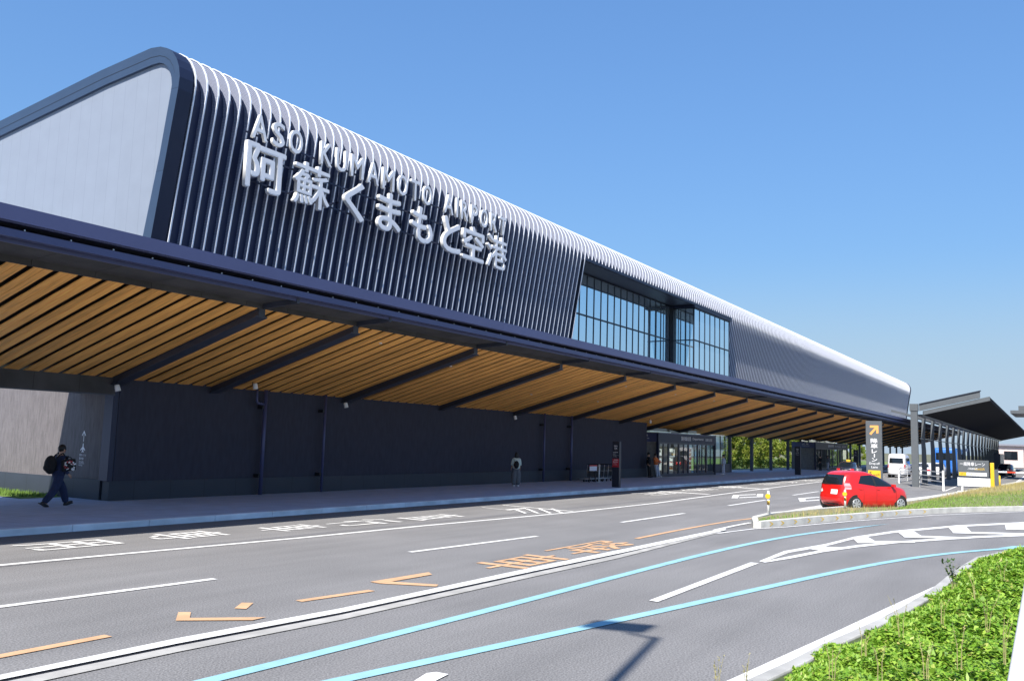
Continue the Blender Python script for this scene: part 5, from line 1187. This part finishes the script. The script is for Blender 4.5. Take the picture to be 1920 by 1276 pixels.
def person(label, loc, rz, h=1.70, legs=((0, 0), (0, 0)), arms=((.1, .2), (.1, .2)), top='cloth_navy', bottom='cloth_navy', shoes='black', hair='hair', long_hair=False, loose=1.0, sleeves=1.0, wide=1.0, lean=0.0, group=None, splay=.10):
    e = empty('person', loc, rz, label, 'person', group); e.scale = (h/1.70,)*3
    HP = Vector((0, 0, .90)); zmin = 0
    J = {}
    for k, sg in ((0, 1), (1, -1)):
        hip = HP+Vector((0, sg*.09, 0)); kn, an, _ = limb(hip, .43, .40, legs[k][0], legs[k][1], sg*.02); J[k] = (hip, kn, an)
    drop = min(J[0][2].z, J[1][2].z)-.075
    def L(v): return Vector((v.x+lean*v.z*.0, v.y, v.z-drop))
    ch = Vector((lean*.35, 0, 1.34)); nk = Vector((lean*.42, 0, 1.46)); hd = Vector((lean*.45+.02, 0, 1.58)); wst = Vector((lean*.1, 0, 1.06))
    V = [L(HP), L(wst), L(Vector((lean*.25, 0, 1.22))), L(ch), L(nk), L(hd+Vector((-.005, 0, -.04))), L(hd+Vector((0, 0, .02))), L(hd+Vector((-.005, 0, .075)))]
    E_ = [(i, i+1) for i in range(7)]; R = [(.13, .10), (.12, .09), (.13, .095), (.14, .09), .052, (.075, .07), (.08, .088), (.06, .07)]
    LV = []; 
    for k in (0, 1):
        hip, kn, an = J[k]; b = len(V); V += [L(hip), L(kn), L(an)]; E_ += [(0, b), (b, b+1), (b+1, b+2)]; R += [.088, .055, .037]
        foot = L(an)+Vector((.10, 0, -.045)); V.append(foot); E_.append((b+2, b+3)); R.append((.035, .03))
    AR = []
    for k, sg in ((0, 1), (1, -1)):
        sh_ = L(ch+Vector((0, sg*.165, .045))); el, wr, dv = limb(sh_, .28, .25, arms[k][0], arms[k][1], sg*splay)
        b = len(V); V += [sh_, el, wr, wr+dv*.05]; E_ += [(3, b), (b, b+1), (b+1, b+2), (b+2, b+3)]; R += [.05, .038, .024, (.034, .018)]; AR.append((sh_, el, wr, dv))
        side_v = Vector((dv.z, 0, -dv.x)).normalized()*-1; cu = Vector((0, -sg*.012, 0))
        for q in range(4):
            base = wr+dv*.075+side_v*(.021-.014*q); ln = (.030, .036, .033, .025)[q]; m1 = base+dv*ln+cu; m2 = m1+dv*ln*.75+cu*1.8
            c = len(V); V += [base, m1, m2]; E_ += [(b+3, c), (c, c+1), (c+1, c+2)]; R += [.0095, .0085, .007]
        tb = wr+dv*.035+side_v*.03; c = len(V); V += [tb, tb+dv*.035+side_v*.012+cu*.5]; E_ += [(b+3, c), (c, c+1)]; R += [.011, .009]
    skin_mesh('body', V, E_, R, M['skin'], e, 1)
    # trousers
    V = [L(HP+Vector((0, 0, .10))), L(HP)]; E_ = [(0, 1)]; R = [(.135*loose**.3, .105), (.145, .115)]
    for k in (0, 1):
        hip, kn, an = J[k]; b = len(V); V += [L(hip+Vector((0, 0, -.03))), L(kn), L(kn.lerp(an, 1.02))]; E_ += [(1, b), (b, b+1), (b+1, b+2)]; R += [.115*wide**.5, .090*wide, .066*wide]
    skin_mesh('trousers', V, E_, R, M[bottom], e, 2)
    # top
    V = [L(HP+Vector((0, 0, -.07))), L(wst), L(Vector((lean*.25, 0, 1.22))), L(ch), L(nk+Vector((0, 0, -.03)))]; E_ = [(0, 1), (1, 2), (2, 3), (3, 4)]; R = [(.175*loose, .135*loose), (.165*loose, .125*loose), (.165*loose, .125), (.165, .115), (.07, .065)]
    for k in (0, 1):
        sh_, el, wr, dv = AR[k]; b = len(V); V += [sh_, el]; E_ += [(3, b), (b, b+1)]; R += [.072*loose**.5, .060*loose]
        if sleeves >= 1: V.append(wr-dv*.01); E_.append((b+1, b+2)); R.append(.045)
        else: V.append(el.lerp(wr, .25)); E_.append((b+1, b+2)); R.append(.058*loose)
    skin_mesh('shirt' if sleeves < 1 else 'jacket', V, E_, R, M[top], e, 2)
    for k in (0, 1):
        an = L(J[k][2]); pt = legs[k][1]*.75; fv = Vector((math.cos(pt), 0, math.sin(pt))); nv = Vector((-math.sin(pt), 0, math.cos(pt)))
        mb = MB(); a = an-nv*.028-fv*.07; mb.tube([a, a+fv*.05, a+fv*.15, a+fv*.23, a+fv*.262], [.032, .045, .044, .036, .016], 10); mb.build('shoe', M[shoes], e, smooth=True)
        mb = MB(); c = a+fv*.10-nv*.036; mb.obox(c, fv*.150, (0, .042, 0), nv*.010); mb.build('sole', M['plain_white'] if shoes != 'black' else M['black'], e, bevel=.006)
    H_ = L(hd)
    ellipsoid(H_+Vector((-.018, 0, .045)), (.105, .092, .108)).build('hair', M[hair], e, smooth=True)
    if long_hair: ellipsoid(H_+Vector((-.055, 0, -.055)), (.075, .115, .17)).build('hair', M[hair], e, smooth=True)
    f = H_+Vector((.088, 0, 0)); mb = MB(); mb.tube([f+Vector((-.015, 0, .02)), f+Vector((.012, 0, -.02)), f+Vector((-.01, 0, -.03))], [.008, .013, .008], 7); mb.build('nose', M['skin'], e, smooth=True)
    mb = MB()
    for sg in (-1, 1): mb.tube([f+Vector((-.014, sg*.03, .015)), f+Vector((-.004, sg*.03, .015))], .010, 8)
    mb.build('eyes', M['black'], e); mb = MB(); mb.obox(f+Vector((-.008, 0, -.055)), (.006, 0, 0), (0, .02, 0), (0, 0, .004)); mb.build('mouth', M['sign_red'], e)
    for sg in (-1, 1): ellipsoid(H_+Vector((.0, sg*.084, -.005)), (.018, .010, .03), 8, 6).build('ear', M['skin'], e, smooth=True)
    return e, L, AR
wk, L, AR = person('man in dark navy clothes striding along the pavement past the building corner', (14.5, 24.3, .15), rad(2), 1.79, legs=((.56, .34), (-.34, -.72)), arms=((.1, .6), (-.15, .75)), top='cloth_navy', bottom='cloth_navy', loose=1.35, wide=1.3, lean=.10)
sc_ = 1.72/1.7
def worn(name, label, cat, base, build):
    e = empty(name, base.matrix_basis.translation, base.rotation_euler.z, label, cat); e.scale = base.scale; build(e); return e
def backpack(e, c, r, m='cloth_black', straps=True):
    mb = ellipsoid(c, r, 16, 10); mb.build('bag_body', M[m], e, smooth=True)
    mb = ellipsoid((c[0]-r[0]*.55, c[1], c[2]-r[2]*.30), (r[0]*.6, r[1]*.75, r[2]*.42), 12, 8); mb.build('pocket', M[m], e, smooth=True)
    if straps:
        for s in (-1, 1):
            mb = MB(); mb.tube([(c[0]+r[0]*.7, s*.09, c[2]+r[2]*.65), (-.07, s*.09, 1.36), (.02, s*.10, 1.415), (.115, s*.11, 1.30), (.11, s*.13, 1.12), (c[0]+r[0]*.6, s*.13, c[2]-r[2]*.6)], .016, 6); mb.build('strap', M['cloth_black'], e, smooth=True)
worn('backpack', 'bulky black backpack on the back of the striding man', 'backpack', wk, lambda e: backpack(e, (-.245, 0, 1.10), (.15, .17, .25)))
def totebag(e):
    mb = MB(); mb.obox((.10, -.275, 1.10), (.19, 0, .02), (0, .045, 0), (-.02, 0, .155)); b = mb.build('bag_body', M['cloth_black'], e, bevel=.03)
    for nm, mm, n_ in (('white_print', 'plain_white', 13), ('red_print', 'sign_red', 8)):
        mb = MB()
        for k in range(n_):
            x = random.uniform(-.15, .15); z = random.uniform(-.12, .12); w_ = random.uniform(.015, .045)
            mb.obox((.10+x, -.3225, 1.10+z), (w_, 0, w_*random.uniform(-.5, .5)), (0, .002, 0), (0, 0, .010 if k % 2 else .02))
        mb.build(nm, M[mm], b)
    mb = MB(); mb.tube([(.0, -.275, 1.25), (.02, -.25, 1.31), (.08, -.24, 1.33), (.16, -.25, 1.30), (.2, -.275, 1.25)], .012, 6); mb.build('handle', M['cloth_black'], e)
worn('tote_bag', 'black bag with white and red print at the side of the striding man', 'bag', wk, totebag)
wo, _, _ = person('woman in loose sage shirt and wide grey trousers with her back turned', (37.3, 23.2, .15), rad(48), 1.64, legs=((.02, .02), (-.02, -.04)), arms=((.12, .5), (.05, .25)), top='cloth_sage', bottom='cloth_grey', shoes='plain_white', long_hair=True, loose=1.6, sleeves=.5, wide=1.9)
worn('backpack', 'small black backpack worn by the woman in the sage shirt', 'backpack', wo, lambda e: backpack(e, (-.20, .05, 1.10), (.09, .14, .20)))
person('person in black leaning on the dark wall beside the orange shirt', (57.0, 24.7, .15), rad(-70), 1.70, legs=((.25, .1), (.1, 0)), top='cloth_black', bottom='cloth_black', loose=1.1)
person('person in an orange shirt and pale trousers at the end of the dark wall', (57.5, 24.35, .15), rad(-100), 1.66, legs=((.32, .25), (.25, .15)), arms=((.5, 1.4), (.4, 1.2)), top='cloth_orange', bottom='cloth_pale', shoes='plain_white', loose=1.15, sleeves=.5, wide=1.1, lean=-.15)
person('person in pale patterned clothes standing at the right side of the glass entrance', (71.6, 24.35, .15), rad(110), 1.62, legs=((.05, .05), (-.05, -.1)), top='cloth_white', bottom='cloth_white', loose=1.3, wide=1.35, shoes='plain_white')
person('person half hidden behind the plain dark totem, walking away', (83.0, 21.2, .15), rad(10), 1.66, legs=((.25, .1), (-.2, -.4)), top='cloth_pale', bottom='cloth_grey', loose=1.1)
person('person in dark clothes waiting near the farther entrance', (102.0, 23.6, .15), rad(60), 1.68, top='cloth_black', bottom='cloth_black')
person('person in grey blue clothes walking near the farther entrance, right of the dark dressed one', (105.5, 23.6, .15), rad(-20), 1.66, legs=((.3, .15), (-.25, -.5)), arms=((.5, .9), (-.2, 0)), top='cloth_grey', bottom='cloth_pale', wide=1.6, loose=1.2)
